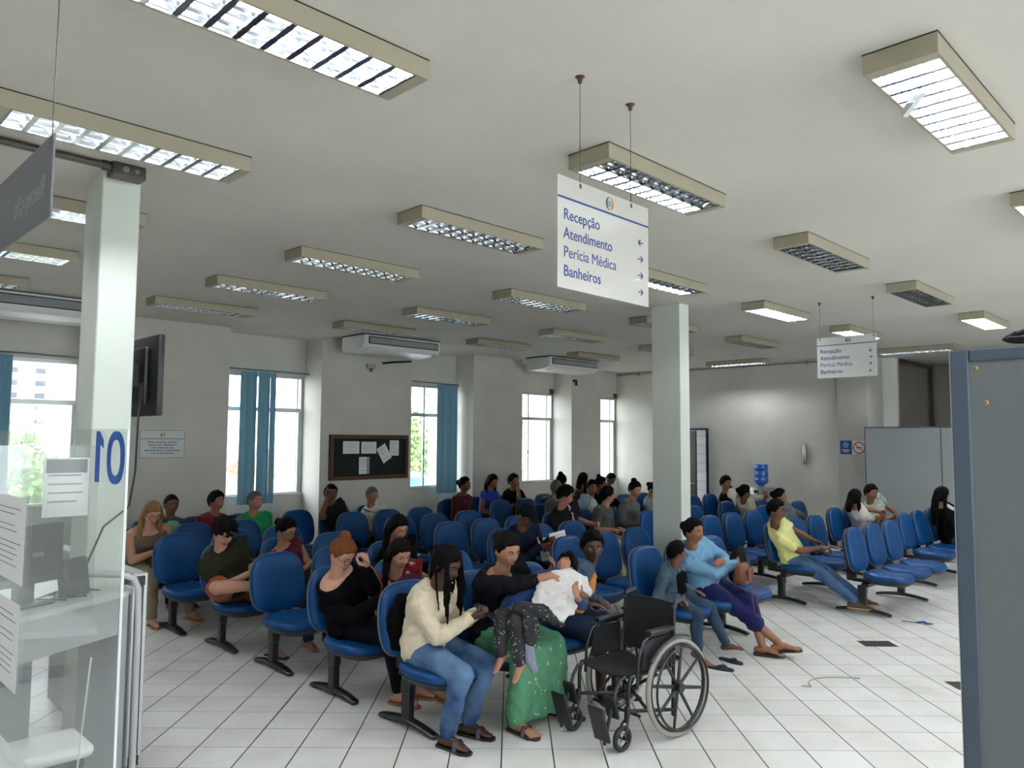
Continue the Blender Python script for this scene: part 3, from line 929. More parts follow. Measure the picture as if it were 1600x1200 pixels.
# ------------------------------------------------------------------ grey partitions
M_LAM = mat('laminate_grey', (158, 164, 166), .4, var=.03, vscale=2)
M_PEDGE = mat('partition_edge', (92, 102, 110), .4)
t = thing('partition_screen', 'pair of light grey laminate partition screens behind the right-hand rows', 'partition', (13.60, 0, 0))
for a, b_ in ((5.02, 3.86), (3.84, 1.4)):
    MB().box(0, .04, b_, a, .02, 2.13).build('panel', M_LAM, t)
MB().box(-.004, .044, 1.4, 5.03, 2.13, 2.155).build('top_rail', M_PEDGE, t)
MB().box(-.002, .042, 3.84, 3.86, 0, 2.13).build('post', M_PEDGE, t)
MB().box(-.003, .043, 5.02, 5.04, 0, 2.155).build('post', M_PEDGE, t)
t = thing('near_partition', 'large blue-grey partition panel close to the viewer at the right picture edge', 'partition', (2.32, 0, 0))
M_P2 = mat('partition_panel', (94, 100, 103), .5, var=.03, vscale=3)
M_P3 = mat('partition_frame', (64, 76, 90), .45)
MB().rbox(-.005, .045, .582, .627, 0, 2.15, .004, 1).build('edge_post', M_P3, t)
MB().rbox(-.005, .045, -1.9, .582, 2.115, 2.15, .004, 1).build('top_rail', M_P3, t)
MB().box(.0, .04, -1.9, .582, .0, 2.115).build('panel', M_P2, t)
MB().box(-.0005, .0405, .6275, .6295, 0, 2.152).build('edge_trim', M_ALU, t)
M_YEL = mat('yellow_brass', (180, 150, 70), .35, metal=.6)
for y, z in ((.567, 2.098), (.545, 2.005)):
    s = MB().lathe([(0, -.002), (.004, -.002), (.0065, .0)], 14, M=Matrix.Translation((.0, y, z)) @ Matrix.Rotation(PI / 2, 4, 'Y')).build('screw', M_YEL, t)
    MB().box(-.003, -.002, y - .003, y + .003, z - .001, z + .001).build('slot', M_DARK, s)
mb = MB(); pts = []
for k in range(80):
    a = k * .32; r = .068 + .010 * math.sin(k * .7)
    pts.append((2.34 + .6 * r * math.cos(a) * .6, .43 + r * math.cos(a + .4), 2.172 + .013 * math.sin(a) + .0002 * k))
tag(MB().tube(pts, .0055, n=6).build('coiled_cable', M_DARK), 'coiled black cable lying on top of the blue-grey partition', 'cable')

# ------------------------------------------------------------------ television on the left pillar
t = thing('television', 'flat black television seen from behind, mounted on the left pillar', 'television', (1.69, 4.70, 2.03))
MB().rbox(.03, .07, 0, .86, 0, .49, .012, 2).build('screen_housing', M_DARK, t, smooth=40)
MB().rbox(-.005, .03, .12, .74, .07, .42, .03, 2).build('rear_cover', mat('tv_back', (16, 17, 19), .45), t, smooth=40)
MB().box(-.008, -.004, .13, .19, .10, .20).build('socket_plate', mat('tv_sockets', (60, 62, 66), .4), t)
MB().box(-.09, -.004, .20, .30, .18, .32).build('wall_bracket', M_DARK, t)
tag(MB().tube([(1.685, 4.85, 2.14), (1.66, 4.80, 2.10), (1.635, 4.74, 2.03), (1.628, 4.735, 1.7), (1.60, 4.73, 1.50), (1.46, 4.70, 1.40), (1.36, 4.66, 1.18), (1.33, 4.62, 1.08)], .006, n=6).build('television_cable', M_DARK),
    'dark cable running from the television down past the left pillar', 'cable')

# ------------------------------------------------------------------ reception counter at left
M_CTR = mat('counter_grey', (178, 182, 184), .4); M_CTR2 = mat('counter_side', (148, 152, 156), .5); M_TOP = mat('counter_top', (206, 208, 208), .3)
t = thing('reception_desk', 'light grey reception desk with curved front at the left, carrying the monitor', 'desk')
front = [(.35, 3.80), (.70, 4.02), (.968, 4.20), (1.25, 4.36), (1.52, 4.50)]
back = [(1.60, 4.60), (1.60, 4.70), (1.37, 4.70), (1.36, 5.3), (.2, 5.3), (.2, 3.75)]
MB().prism(front + back, 1.03, 1.06).build('top', M_TOP, t)
def offs(p, d): return [(x - .42 * d, y + .9 * d) for x, y in p]
A = offs(front[1:], .03); B_ = offs(front[1:], .05)
MB().prism(A + B_[::-1], .83, 1.03).build('apron', M_CTR, t)
A = offs(front[:-1], .30); B_ = offs(front[:-1], .32)
MB().prism(A + B_[::-1], 0, .83).build('modesty_panel', M_CTR2, t)
MB().prism([(1.50, 4.52), (1.55, 4.53), (1.40, 4.70), (1.36, 4.70)], 0, 1.03).build('side_panel', M_CTR2, t)
MB().tube([(1.30, 4.72, 1.15), (1.40, 4.64, 1.15), (1.52, 4.55, 1.145), (1.575, 4.53, 1.12), (1.60, 4.53, 1.06), (1.605, 4.53, .9), (1.605, 4.53, .4), (1.605, 4.53, .01)], .018, n=10).build('tube_frame', mat('tube_grey', (186, 188, 190), .35), t, smooth=True)
t = thing('low_partition', 'low aluminium-edged partition end beside the reception desk and left pillar', 'partition', (1.66, 4.80, 0))
MB().rbox(0, .09, 0, .05, .0, 1.10, .006, 1).build('end_post', mat('post_alu', (196, 198, 200), .35, metal=.4), t)
MB().box(.018, .066, -.004, 0, .06, 1.05).build('channel', mat('channel_dark', (52, 54, 62), .4), t)
MB().box(.037, .045, -.007, -.004, .06, 1.05).build('channel_rib', mat('post_alu', (196, 198, 200), .35, metal=.4), t)
MB().box(.015, .07, -.010, .02, 1.03, 1.085).build('post_cap', M_DARK, t)
MB().box(.015, .07, -.010, .02, .0, .055).build('post_cap', M_DARK, t)
for z in (.62, .33):
    MB().box(.022, .045, -.009, -.004, z, z + .08).build('slot_clip', M_DARK, t)
MB().box(.0, .06, .05, 1.6, .02, 1.085).build('panel', M_CTR2, t)
MB().box(-.01, .075, .05, 1.6, 1.085, 1.105).build('top_rail', M_CTR, t)

# clear acrylic screens
M_ACR = clear_sheet('acrylic', (249, 251, 250), 0.965, .06)
M_AEDGE = mat('acrylic_edge', (224, 230, 228), .25, alpha=.9)
t = thing('acrylic_screen', 'clear acrylic counter screen with large blue reversed number 01', 'screen', (.68, 2.033, .82))
MB().box(-.003, .003, .004, 1.9, 0, 1.10).build('sheet', M_ACR, t)
MB().box(-.003, .003, 0, .004, 0, 1.10).build('polished_edge', M_AEDGE, t)
MB().box(-.002, .002, .004, 1.9, 1.10, 1.102).build('polished_edge', M_ACR, t)
DG = mat('digit_blue', (24, 84, 178), .4)
DF = frame_M((-.0036, 0, 0), (0, 1, 0), (0, 0, 1))
NR = 40
mb = MB(); vs = []; fs = []
for z_ in (0, .001):
    for a_, b_ in ((.036, .046), (.066, .068)):
        vs += [(.078 + a_ * math.copysign(abs(math.cos(2 * PI * k / NR)) ** .85, math.cos(2 * PI * k / NR)), 1.028 + b_ * math.copysign(abs(math.sin(2 * PI * k / NR)) ** .85, math.sin(2 * PI * k / NR)), z_) for k in range(NR)]
for k in range(NR):
    k2 = (k + 1) % NR
    for a_, b_ in ((0, 1), (1, 3), (3, 2), (2, 0)):
        fs.append((a_ * NR + k, a_ * NR + k2, b_ * NR + k2, b_ * NR + k))
mb.add(vs, fs, DF); mb.build('number', DG, t)
MB().prism([(.200, .960), (.236, .960), (.236, 1.096), (.208, 1.096), (.174, 1.072), (.174, 1.050), (.200, 1.062)], 0, .001, M=DF).build('number', DG, t)
MB().tube([(0, .21, .50), (0, .33, .0)], .0022, n=6).build('edge_strip', M_AEDGE, t)
t = thing('acrylic_screen', 'smaller clear acrylic screen holding a notice in front of the left pillar', 'screen', (0, 4.2, 1.06))
MB().box(.15, 1.27, -.003, .003, 0, .80).build('sheet', M_ACR, t)
MB().box(.85, .95, -.05, .05, -.0, .01).build('foot', M_ACR, t)
paper('acrylic_notice', (1.025, 4.190, 1.515), (1, 0, 0), (0, 0, 1), .20, .285, 'notice with grey header taped to the acrylic in front of the left pillar', 5, cat='notice', head=.26)
paper('taped_sheet', (.674, 3.34, 1.06 + .35), (0, -1, 0), (0, 0, 1), .40, .285, 'upper white sheet taped to the acrylic screen at the left picture edge', 11, cat='paper')
paper('taped_sheet', (.674, 3.36, 1.06 - .0), (0, -1, 0), (0, 0, 1), .40, .285, 'lower white sheet taped to the acrylic screen at the left picture edge', 10, cat='paper')
t = thing('near_counter', 'pale counter top at the bottom left corner under the acrylic screen', 'counter')
MB().box(-.6, .72, 2.0, 3.95, .785, .82).build('top', M_TOP, t)
MB().box(-.55, .66, 2.05, 3.9, 0, .785).build('body', M_CTR2, t)

# monitor and desk clutter
a = math.radians(25)
t = thing('monitor', 'black computer monitor seen from behind on the reception desk', 'monitor', (1.0, 4.46, 1.06), a)
MB().rbox(-.23, .235, -.02, .015, .10, .40, .008, 2).build('screen', mat('monitor_black', (46, 48, 52), .45), t)
MB().rbox(-.13, .15, -.045, -.015, .12, .33, .02, 2).build('rear_cover', mat('monitor_black', (46, 48, 52), .45), t)
MB().box(.04, .10, -.047, -.044, .24, .26).build('label', M_INK, t)
MB().rbox(-.035, .06, -.05, .0, .01, .16, .01, 2).build('neck', M_DARK, t)
MB().rbox(-.12, .14, -.10, .10, 0, .014, .006, 1).build('foot', M_DARK, t)
t = thing('card_terminal', 'small black device standing among cables on the reception desk', 'device', (1.29, 4.56, 1.06), a)
MB().rbox(-.075, .075, -.03, .03, 0, .20, .01, 2, M=Matrix.Rotation(-.18, 4, 'X')).build('case', mat('device_black', (52, 55, 60), .5, bump=.3, bscale=60), t)
MB().box(-.05, .04, -.036, -.03, .08, .16, M=Matrix.Rotation(-.18, 4, 'X')).build('grille', M_DARK, t)
rn = random.Random(5)
for k in range(5):
    x, y = 1.13 + .05 * k, 4.40 + .035 * k
    pts = [(x + rn.uniform(-.05, .09), y + rn.uniform(-.02, .1), 1.066 + abs(rn.gauss(0, .018))) for _ in range(7)]
    tag(MB().tube(pts, .0035, n=6).build('desk_cable', M_DARK), ['black cable nearest the monitor foot', 'black cable tangled second from the monitor', 'black cable in the middle of the desk tangle', 'black cable looping beside the small device', 'black cable behind the small black device'][k] + ' on the reception desk', 'cable', 'cables on the reception desk')
t = thing('stool', 'white stool seat seen through the acrylic at the bottom left', 'stool', (.98, 3.92, 0))
MB().rbox(-.20, .20, -.15, .15, .49, .55, .03, 3).build('seat', M_WHITE, t, smooth=40)
MB().rbox(-.17, .17, -.12, .12, .44, .49, .02, 2).build('seat_shell', M_DARK, t)
MB().cyl((0, 0, .03), (0, 0, .45), .03).build('column', M_DARK, t)
MB().lathe([(0, 0), (.2, 0), (.2, .015), (.04, .04), (0, .04)], 24).build('base', M_DARK, t)

# ------------------------------------------------------------------ small things on the floor
tag(MB().tube([(5.93, 2.72, .004), (5.96, 2.66, .004), (6.02, 2.71, .004), (6.10, 2.73, .004), (6.20, 2.72, .004), (6.30, 2.66, .004), (6.40, 2.55, .004), (6.45, 2.48, .004)], .0045, n=6).build('wire_offcut', mat('wire_grey', (140, 142, 144), .5)),
    'thin bent grey wire lying on the open tiled floor', 'wire')
t = thing('blue_strap', 'crumpled blue strap lying on the floor by the right bench foot', 'strap', (0, 0, 0))
MB().tube([(8.80, 2.93, .006), (8.83, 2.86, .006), (8.835, 2.77, .006)], .004, n=6).build('cord', M_DARK, t)
MB().tube([(8.83, 2.78, .014), (8.86, 2.73, .02), (8.83, 2.69, .014), (8.87, 2.65, .01)], [.014, .02, .018, .01], n=8, flat=.5).build('crumpled_end', mat('strap_blue', (40, 80, 150), .7), t)
def flip_flop(x, y, rz, l):
    t = thing('flip_flop', l, 'flip-flop', (x, y, 0), rz, 'loose flip-flops')
    pts = []
    for k in range(24):
        a = 2 * PI * k / 24
        r = 1 + .0 * a
        px = .125 * math.cos(a); py = .043 * math.sin(a) * (1 + .18 * math.cos(a))
        pts.append((px, py))
    MB().prism(pts, 0, .014).build('sole', mat('sole_navy', (34, 40, 58), .7), t)
    MB().tube([(.075, 0, .012), (.055, 0, .035), (.02, .028, .03), (-.03, .04, .012)], .006, n=6).build('strap', mat('strap_dark', (24, 26, 34), .5), t)
    MB().tube([(.055, 0, .035), (.02, -.028, .03), (-.03, -.04, .012)], .006, n=6).build('strap', mat('strap_dark', (24, 26, 34), .5), t)
flip_flop(5.87, 3.40, math.radians(-80), 'loose navy flip-flop nearer the wheelchair wheel')
flip_flop(6.13, 3.44, math.radians(-100), 'loose navy flip-flop under the bare foot of the boy')
# ------------------------------------------------------------------ waiting-room benches
M_VIN = mat('blue_vinyl', (2, 63, 118), .42, spec=.28, var=.10, vscale=6, bump=.15, bscale=140)
M_SHELL = mat('bench_shell', (26, 28, 31), .5, bump=.15, bscale=120)
M_PIPE = mat('grey_piping', (92, 100, 108), .5)
M_BLK = mat('black_enamel', (20, 21, 23), .35)

def outline(a, top, bot, n, narrow):
    pts = []
    for i in range(n):
        t = 2 * PI * i / n
        c, s = math.cos(t), math.sin(t)
        e = 2 / 3.5
        x = a * math.copysign(abs(c) ** e, c)
        z = math.copysign(abs(s) ** e, s)
        x *= 1 - narrow * max(0, z) ** 1.3 - .05 * max(0, -z)
        pts.append((x, z * (top if z > 0 else bot)))
    return pts

def bench_parts(t, n=3, pitch=.575, feet=(0, 2)):
    bo = outline(.246, .265, .215, 40, .09)
    so = outline(.242, .235, .235, 36, .05)
    tilt = Matrix.Rotation(math.radians(-10), 4, 'X')
    for k in range(n):
        x = pitch * k
        BM = Matrix.Translation((x, -.045, .665)) @ tilt
        def ring(sc, y): return [(px * sc, y, pz * sc) for px, pz in bo]
        b = MB().loft([ring(.96, .0), ring(1.0, -.012), ring(1.0, -.03), ring(.965, -.048), ring(.86, -.058), ring(.5, -.060), ring(.1, -.060)], M=BM).build('backrest', M_VIN, t, smooth=50)
        MB().loft([ring(.1, .052), ring(.6, .050), ring(.88, .040), ring(.985, .018), ring(1.005, .001), ring(.97, -.002)], M=BM).build('backrest_shell', M_SHELL, b, smooth=50)
        MB().tube([Vector((px * 1.004, -.004, pz * 1.004)) for px, pz in bo], .0055, n=6, closed=True, M=BM).build('piping', M_PIPE, b, smooth=True)
        SM = Matrix.Translation((x, -.40, .40))
        def sring(sc, z): return [(px * sc, py * sc, z + (.012 if py > .12 else 0) - (.014 * ((-py - .12) / .12) ** 2 if py < -.12 else 0)) for px, py in so]
        s = MB().loft([sring(.97, .0), sring(1.0, .014), sring(1.0, .035), sring(.965, .052), sring(.88, .060), sring(.5, .058), sring(.1, .056)], M=SM).build('seat', M_VIN, t, smooth=50)
        MB().loft([sring(.5, -.055), sring(.80, -.045), sring(.95, -.018), sring(1.003, .002), sring(.97, .004)], M=SM).build('seat_shell', M_SHELL, s, smooth=50)
        MB().rbox(x - .035, x + .035, -.19, -.02, .335, .37, .008, 1).rbox(x - .035, x + .035, -.05, .045, .34, .56, .01, 1).build('seat_bracket', M_BLK, t)
    MB().rbox(-.12, pitch * (n - 1) + .12, -.23, -.15, .30, .345, .006, 1).build('beam', M_BLK, t)
    for k in feet:
        x = pitch * k - (.07 if k == 0 else 0)
        f = MB().rbox(x - .028, x + .028, -.185, -.105, .055, .31, .008, 1)
        f.rbox(x - .033, x + .033, -.19, -.10, .22, .31, .008, 1)
        f = f.build('leg', M_BLK, t)
        pts, rad = [], []
        for i in range(13):
            q = -1 + 2 * i / 12
            pts.append((x, -.145 + .285 * q, .052 - .030 * abs(q) ** 1.8)); rad.append(.042 - .010 * abs(q) ** 2)
        MB().tube(pts, rad, n=12, flat=.5, up=(0, 0, 1)).build('foot', M_BLK, f, smooth=True)

def bench(u0, V, label, src={}):
    if 3 not in src:
        t = thing('waiting_bench', '', 'bench'); bench_parts(t); src[3] = t
    else:
        t = copy_tree(src[3])
    t.location = (u0, V, 0)
    t['label'] = label
    t['group'] = 'blue waiting-room benches'
    return t

BENCHES = [
 (3.27, 4.30, 'blue three-seat bench in the front row, occupied by the person in the cream cardigan'),
 (5.90, 4.20, 'blue bench behind the wheelchair, with the boy in denim and the person in light blue'),
 (3.27, 5.20, 'blue bench second from the front at left, with the person carrying the brown bag'),
 (5.95, 5.17, 'blue bench second from the front, just left of the right pillar, empty'),
 (3.27, 6.12, 'blue bench third from the front at left, its end seat empty, behind the ginger bun'),
 (5.95, 6.10, 'blue bench third from the front with the man in the dark cap'),
 (3.24, 7.03, 'blue bench fourth from the front at left, with the person in the dark olive shirt'),
 (5.95, 7.00, 'blue bench fourth from the front, empty, behind the person in the red jacket'),
 (3.16, 7.95, 'blue bench fifth from the front at left, its empty end seat before the blonde person'),
 (5.90, 7.92, 'blue bench fifth from the front, in the middle of the hall, empty'),
 (3.10, 8.83, 'blue bench at left used by the blonde person in the taupe top'),
 (5.78, 8.80, 'blue bench in front of the notice board, nearly at the wall, empty'),
 (3.45, 9.56, 'blue bench along the wall at left under the man in the green shirt'),
 (5.38, 9.53, 'blue bench along the wall below the notice board'),
 (7.85, 7.05, 'blue bench left of the right pillar with the person in the black shirt'),
 (8.60, 8.02, 'blue bench behind the person in the black shirt'),
 (8.68, 8.95, 'blue bench with two empty seats before the three people by the wall'),
 (8.25, 9.74, 'blue bench by the wall with the person in the maroon top'),
 (10.80, 8.50, 'blue bench left of the right pillar with the person in stripes'),
 (10.30, 9.50, 'blue bench by the far pier with the person with long curly hair'),
 (8.95, 6.28, 'blue bench crossing behind the right pillar'),
 (8.97, 5.34, 'blue bench just right of the right pillar, empty'),
 (8.90, 4.42, 'blue bench with the young man in the yellow shirt'),
 (8.95, 3.50, 'blue empty bench in front at right, nearest the near partition'),
 (11.28, 3.72, 'blue bench at right with the person in the black jacket'),
 (11.42, 4.72, 'blue bench with the person in the white shirt and the person in flowers'),
 (11.05, 5.63, 'blue bench behind the young man in yellow, before the bare far wall'),
 (11.28, 6.40, 'blue bench with the person in the cream blouse'),
 (12.02, 7.48, 'blue bench with the man in the black jacket near the restroom door'),
]
for b_ in BENCHES: bench(*b_)

# ------------------------------------------------------------------ wheelchair (local x forward)
wc = thing('wheelchair', 'empty black folding wheelchair with grey tyres in front of the benches', 'wheelchair', (4.40, 3.10, 0), PI - .10)
M_TYRE = mat('tyre_grey', (150, 148, 140), .7); M_NYL = mat('black_nylon', (18, 19, 22), .75, bump=.3, bscale=150)
M_TYREB = mat('tyre_black', (30, 31, 33), .7); M_CHR = mat('chrome', (190, 192, 196), .15, metal=1)
R = .308
def ringpts(r, n=40): return [(r * math.cos(2 * PI * k / n), 0, r * math.sin(2 * PI * k / n)) for k in range(n)]
for sy in (1, -1):
    WM = Matrix.Translation((0, sy * .265, R)) @ Matrix.Rotation(sy * .03, 4, 'X')
    w = MB().tube(ringpts(R - .017), .017, n=8, closed=True, up=(0, 1, 0), M=WM).build('rear_wheel', M_TYRE, wc, smooth=True)
    MB().tube(ringpts(R - .040), .012, n=8, closed=True, up=(0, 1, 0), M=WM).build('rim', M_BLK, w, smooth=True)
    MB().tube(ringpts(R - .050), .008, n=8, closed=True, up=(0, 1, 0), M=WM @ Matrix.Translation((0, sy * .045, 0))).build('push_rim', M_BLK, w, smooth=True)
    sp = MB()
    for k in range(8):
        a = 2 * PI * k / 8 + .2
        sp.tube([(0.02 * math.cos(a), 0, .02 * math.sin(a)), ((R - .042) * math.cos(a), 0, (R - .042) * math.sin(a))], [.014, .010], n=8, flat=.7, up=(0, 1, 0), M=WM)
    sp.cyl((0, -.03, 0), (0, .035, 0), .030, M=WM)
    sp.build('spokes', M_BLK, w, smooth=40)
    sf = MB()
    y = sy * .215
    sf.tube([(-.03, y, .80), (-.02, y, .45), (-.01, y, .12)], .012, n=8).tube([(-.02, y, .43), (.40, y, .43)], .012, n=8)
    sf.tube([(.40, y, .43), (.42, y, .36), (.42, y, .20)], .012, n=8).tube([(-.01, y, .15), (.42, y, .23)], .012, n=8)
    sf.build('side_frame', M_BLK, wc, smooth=True)
    MB().tube([(-.03, y, .80), (-.05, y, .84), (-.13, y, .85)], .016, n=8).build('push_handle', M_DARK, wc, smooth=True)
    MB().tube([(.03, y * 1.06, .44), (.02, y * 1.06, .62), (.04, y * 1.06, .655), (.22, y * 1.06, .66), (.29, y * 1.06, .63), (.34, y * 1.06, .52), (.35, y * 1.06, .36)], .010, n=8).build('armrest_frame', M_BLK, wc, smooth=True)
    MB().rbox(-.0, .25, y * 1.06 - .028, y * 1.06 + .028, .665, .695, .01, 2).build('armrest_pad', M_DARK, wc, smooth=40)
    MB().loft([[(x_, y * 1.05 + d, z) for x_, z in [(-.0, .45), (.30, .45), (.28, .62), (.20, .64), (.03, .64)]] for d in (-.003, .003)]).build('side_guard', mat('guard_black', (24, 25, 28), .5), wc)
    g = [(R + .025) * 1.0 * math.cos(a_) for a_ in (0,)]
    MB().tube([((R + .018) * math.cos(a_), sy * .262, R + (R + .018) * math.sin(a_)) for a_ in [math.radians(q) for q in range(38, 118, 8)]], .022, n=8, flat=.35, up=(0, 0, 1)).build('mudguard', M_DARK, wc, smooth=True)
    cy = sy * .215
    CM = Matrix.Translation((.475, cy, .078))
    cw = MB().tube([(.062 * math.cos(2 * PI * k / 24), 0, .062 * math.sin(2 * PI * k / 24)) for k in range(24)], .016, n=8, closed=True, up=(0, 1, 0), M=CM).build('caster_wheel', M_TYREB, wc, smooth=True)
    hb = MB().cyl((0, -.016, 0), (0, .016, 0), .018, M=CM)
    for k in range(5):
        a = 2 * PI * k / 5
        hb.tube([(.01 * math.cos(a), 0, .01 * math.sin(a)), (.052 * math.cos(a), 0, .052 * math.sin(a))], .006, n=6, M=CM)
    hb.build('hub', M_CHR, cw)
    fk = MB()
    for d in (-.024, .024):
        fk.tube([(.475, cy + d, .078), (.455, cy + d, .15), (.44, cy + d * .6, .175)], .007, n=6)
    fk.cyl((.435, cy, .165), (.43, cy, .26), .016)
    fk.build('caster_fork', M_BLK, wc, smooth=40)
    lr = MB().tube([(.40, sy * .19, .43), (.46, sy * .19, .42), (.50, sy * .19, .37), (.60, sy * .19, .10), (.605, sy * .19, .07)], .011, n=8).build('leg_rest', M_BLK, wc, smooth=True)
    MB().rbox(-.010, .010, -.065, .065, -.11, .11, .008, 2, M=Matrix.Translation((.625, sy * .165, .185)) @ Matrix.Rotation(.30, 4, 'Y')).build('footplate', M_DARK, lr)
    MB().cyl((.603, sy * .19, .03), (.606, sy * .19, .075), .008).build('tip', M_CHR, lr)
    MB().rbox(-.012, .012, -.05, .05, -.07, .07, .01, 2, M=Matrix.Translation((.535, sy * .18, .27)) @ Matrix.Rotation(.30, 4, 'Y')).build('calf_pad', M_NYL, lr)
for a, b_ in ((1, -1), (-1, 1)):
    MB().tube([(.15, a * .21, .40), (.17, b_ * .21, .13)], .011, n=8).build('cross_brace', M_BLK, wc, smooth=True)
MB().tube([(.30, -.20, .17), (.30, .20, .17)], .010, n=8).build('cross_tube', M_BLK, wc, smooth=True)
def sag(x, n=9, w=.205, z=.445, d=.03): return [(x, -w + 2 * w * i / (n - 1), z - d * (1 - (-1 + 2 * i / (n - 1)) ** 2)) for i in range(n)]
mb = MB(); rr = []
for x in (-.02, .1, .3, .41):
    top = sag(x); rr.append(top + [(p[0], p[1], p[2] - .012) for p in reversed(top)])
mb.loft(rr).build('seat', M_NYL, wc, smooth=50)
rr = []
for z in (.47, .6, .75, .83):
    top = [(-.035 - .03 * (1 - (-1 + 2 * i / 8) ** 2), -.22 + .44 * i / 8, z) for i in range(9)]
    rr.append(top + [(p[0] + .012, p[1], p[2]) for p in reversed(top)])
MB().loft(rr).build('backrest', M_NYL, wc, smooth=50)
# ------------------------------------------------------------------ people
SKIN = {'fair': (188, 140, 118), 'light': (170, 122, 98), 'tan': (146, 100, 76), 'brown': (108, 71, 53), 'dark': (74, 50, 40)}
HAIRC = {'black': (11, 10, 10), 'dark': (22, 16, 14), 'brown': (50, 34, 26), 'ginger': (122, 72, 44), 'grey': (104, 100, 98), 'blonde': (150, 118, 78)}
def skin(k): return mat('skin_' + k, SKIN[k], .5, spec=.35, var=.10, vscale=9, bump=.08, bscale=120)
def hairm(k): return mat('hair_' + k, HAIRC[k], .7, spec=.08, var=.35, vscale=60, bump=.7, bscale=160, stretch=(1, 1, .15))
def fabric(name, rgb, **k):
    a = dict(rough=.85, spec=.2 if max(rgb) > 60 else .06, var=.12, vscale=30, bump=.35, bscale=220, sheen=.1 if max(rgb) > 60 else 0); a.update(k)
    return mat('fabric_' + name, rgb, **a)

def denim(name, rgb, fade):
    return mat('denim_' + name, rgb, .85, spec=.2, var=.3, vscale=5, rgb2=fade, bump=.4, bscale=260, detail=8)

def pattern(name, base, fg, scale, thr, fg2=None):
    """cloth with scattered blossoms"""
    if name in MATS: return MATS[name]
    m = mat(name, base, .8, bump=.3, bscale=200)
    nt = m.node_tree; b = nt.nodes['Principled BSDF']
    tc = nt.nodes.new('ShaderNodeTexCoord')
    vo = nt.nodes.new('ShaderNodeTexVoronoi'); vo.inputs['Scale'].default_value = scale
    nz = nt.nodes.new('ShaderNodeTexNoise'); nz.inputs['Scale'].default_value = scale * 1.6
    ad = nt.nodes.new('ShaderNodeMixRGB'); ad.inputs[0].default_value = .12
    nt.links.new(tc.outputs['Object'], nz.inputs['Vector']); nt.links.new(tc.outputs['Object'], ad.inputs[1]); nt.links.new(nz.outputs['Color'], ad.inputs[2])
    nt.links.new(ad.outputs[0], vo.inputs['Vector'])
    lt = nt.nodes.new('ShaderNodeMath'); lt.operation = 'LESS_THAN'; lt.inputs[1].default_value = thr
    nt.links.new(vo.outputs['Distance'], lt.inputs[0])
    mx = nt.nodes.new('ShaderNodeMixRGB'); mx.inputs[1].default_value = (*lin(base), 1); mx.inputs[2].default_value = (*lin(fg), 1)
    nt.links.new(lt.outputs[0], mx.inputs[0])
    out = mx
    if fg2:
        n2 = nt.nodes.new('ShaderNodeTexNoise'); n2.inputs['Scale'].default_value = scale * .8; n2.inputs['Detail'].default_value = 5
        nt.links.new(tc.outputs['Object'], n2.inputs['Vector'])
        g = nt.nodes.new('ShaderNodeMath'); g.operation = 'GREATER_THAN'; g.inputs[1].default_value = .56
        nt.links.new(n2.outputs['Fac'], g.inputs[0])
        m2 = nt.nodes.new('ShaderNodeMixRGB'); m2.inputs[2].default_value = (*lin(fg2), 1)
        nt.links.new(g.outputs[0], m2.inputs[0]); nt.links.new(mx.outputs[0], m2.inputs[1]); out = m2
    nt.links.new(out.outputs[0], b.inputs['Base Color'])
    return m

PENDING = []      # (object, voxel, smooth iterations, fold amplitude) resolved together below

def soft(mb, name, m, parent, vox, it=6, folds=0.0, fscale=9.0):
    o = mb.build(name, m, parent, smooth=False)
    r = o.modifiers.new('r', 'REMESH'); r.mode = 'VOXEL'; r.voxel_size = vox; r.use_smooth_shade = True
    if it:
        s = o.modifiers.new('s', 'SMOOTH'); s.factor = .5; s.iterations = it
    PENDING.append((o, folds, fscale))
    return o

def resolve():
    dg = bpy.context.evaluated_depsgraph_get(); dg.update()
    for o, folds, fs in PENDING:
        me = bpy.data.meshes.new_from_object(o.evaluated_get(dg))
        if folds:
            n = len(me.vertices)
            co = np.empty(n * 3, 'f'); me.vertices.foreach_get('co', co); co = co.reshape(-1, 3)
            no = np.empty(n * 3, 'f'); me.vertex_normals.foreach_get('vector', no); no = no.reshape(-1, 3)
            x, y, z = co[:, 0] * fs, co[:, 1] * fs, co[:, 2] * fs
            sd = (hash(o.name) % 97) * .37 if False else (sum(map(ord, o.parent.name)) % 17) * .7
            w = np.sin(x * 2.1 + 1.7 * np.sin(z * 1.3 + sd) + sd) * np.sin(z * 2.9 + 1.9 * np.sin(y * 1.7 + x) + sd * 2)
            w2 = np.sin(z * 5.3 + 2.2 * np.sin(x * 2.9 + y * 2.3 + sd)) * np.sin(y * 4.1 + 1.5 * np.sin(z * 2.2))
            d = folds * (w + .55 * w2)
            co += no * d[:, None]
            me.vertices.foreach_set('co', co.ravel())
        me.polygons.foreach_set('use_smooth', [True] * len(me.polygons))
        me.update()
        o.modifiers.clear()
        o.data = me
    PENDING.clear()

def smst(x): 
    x = min(1, max(0, x)); return x * x * (3 - 2 * x)

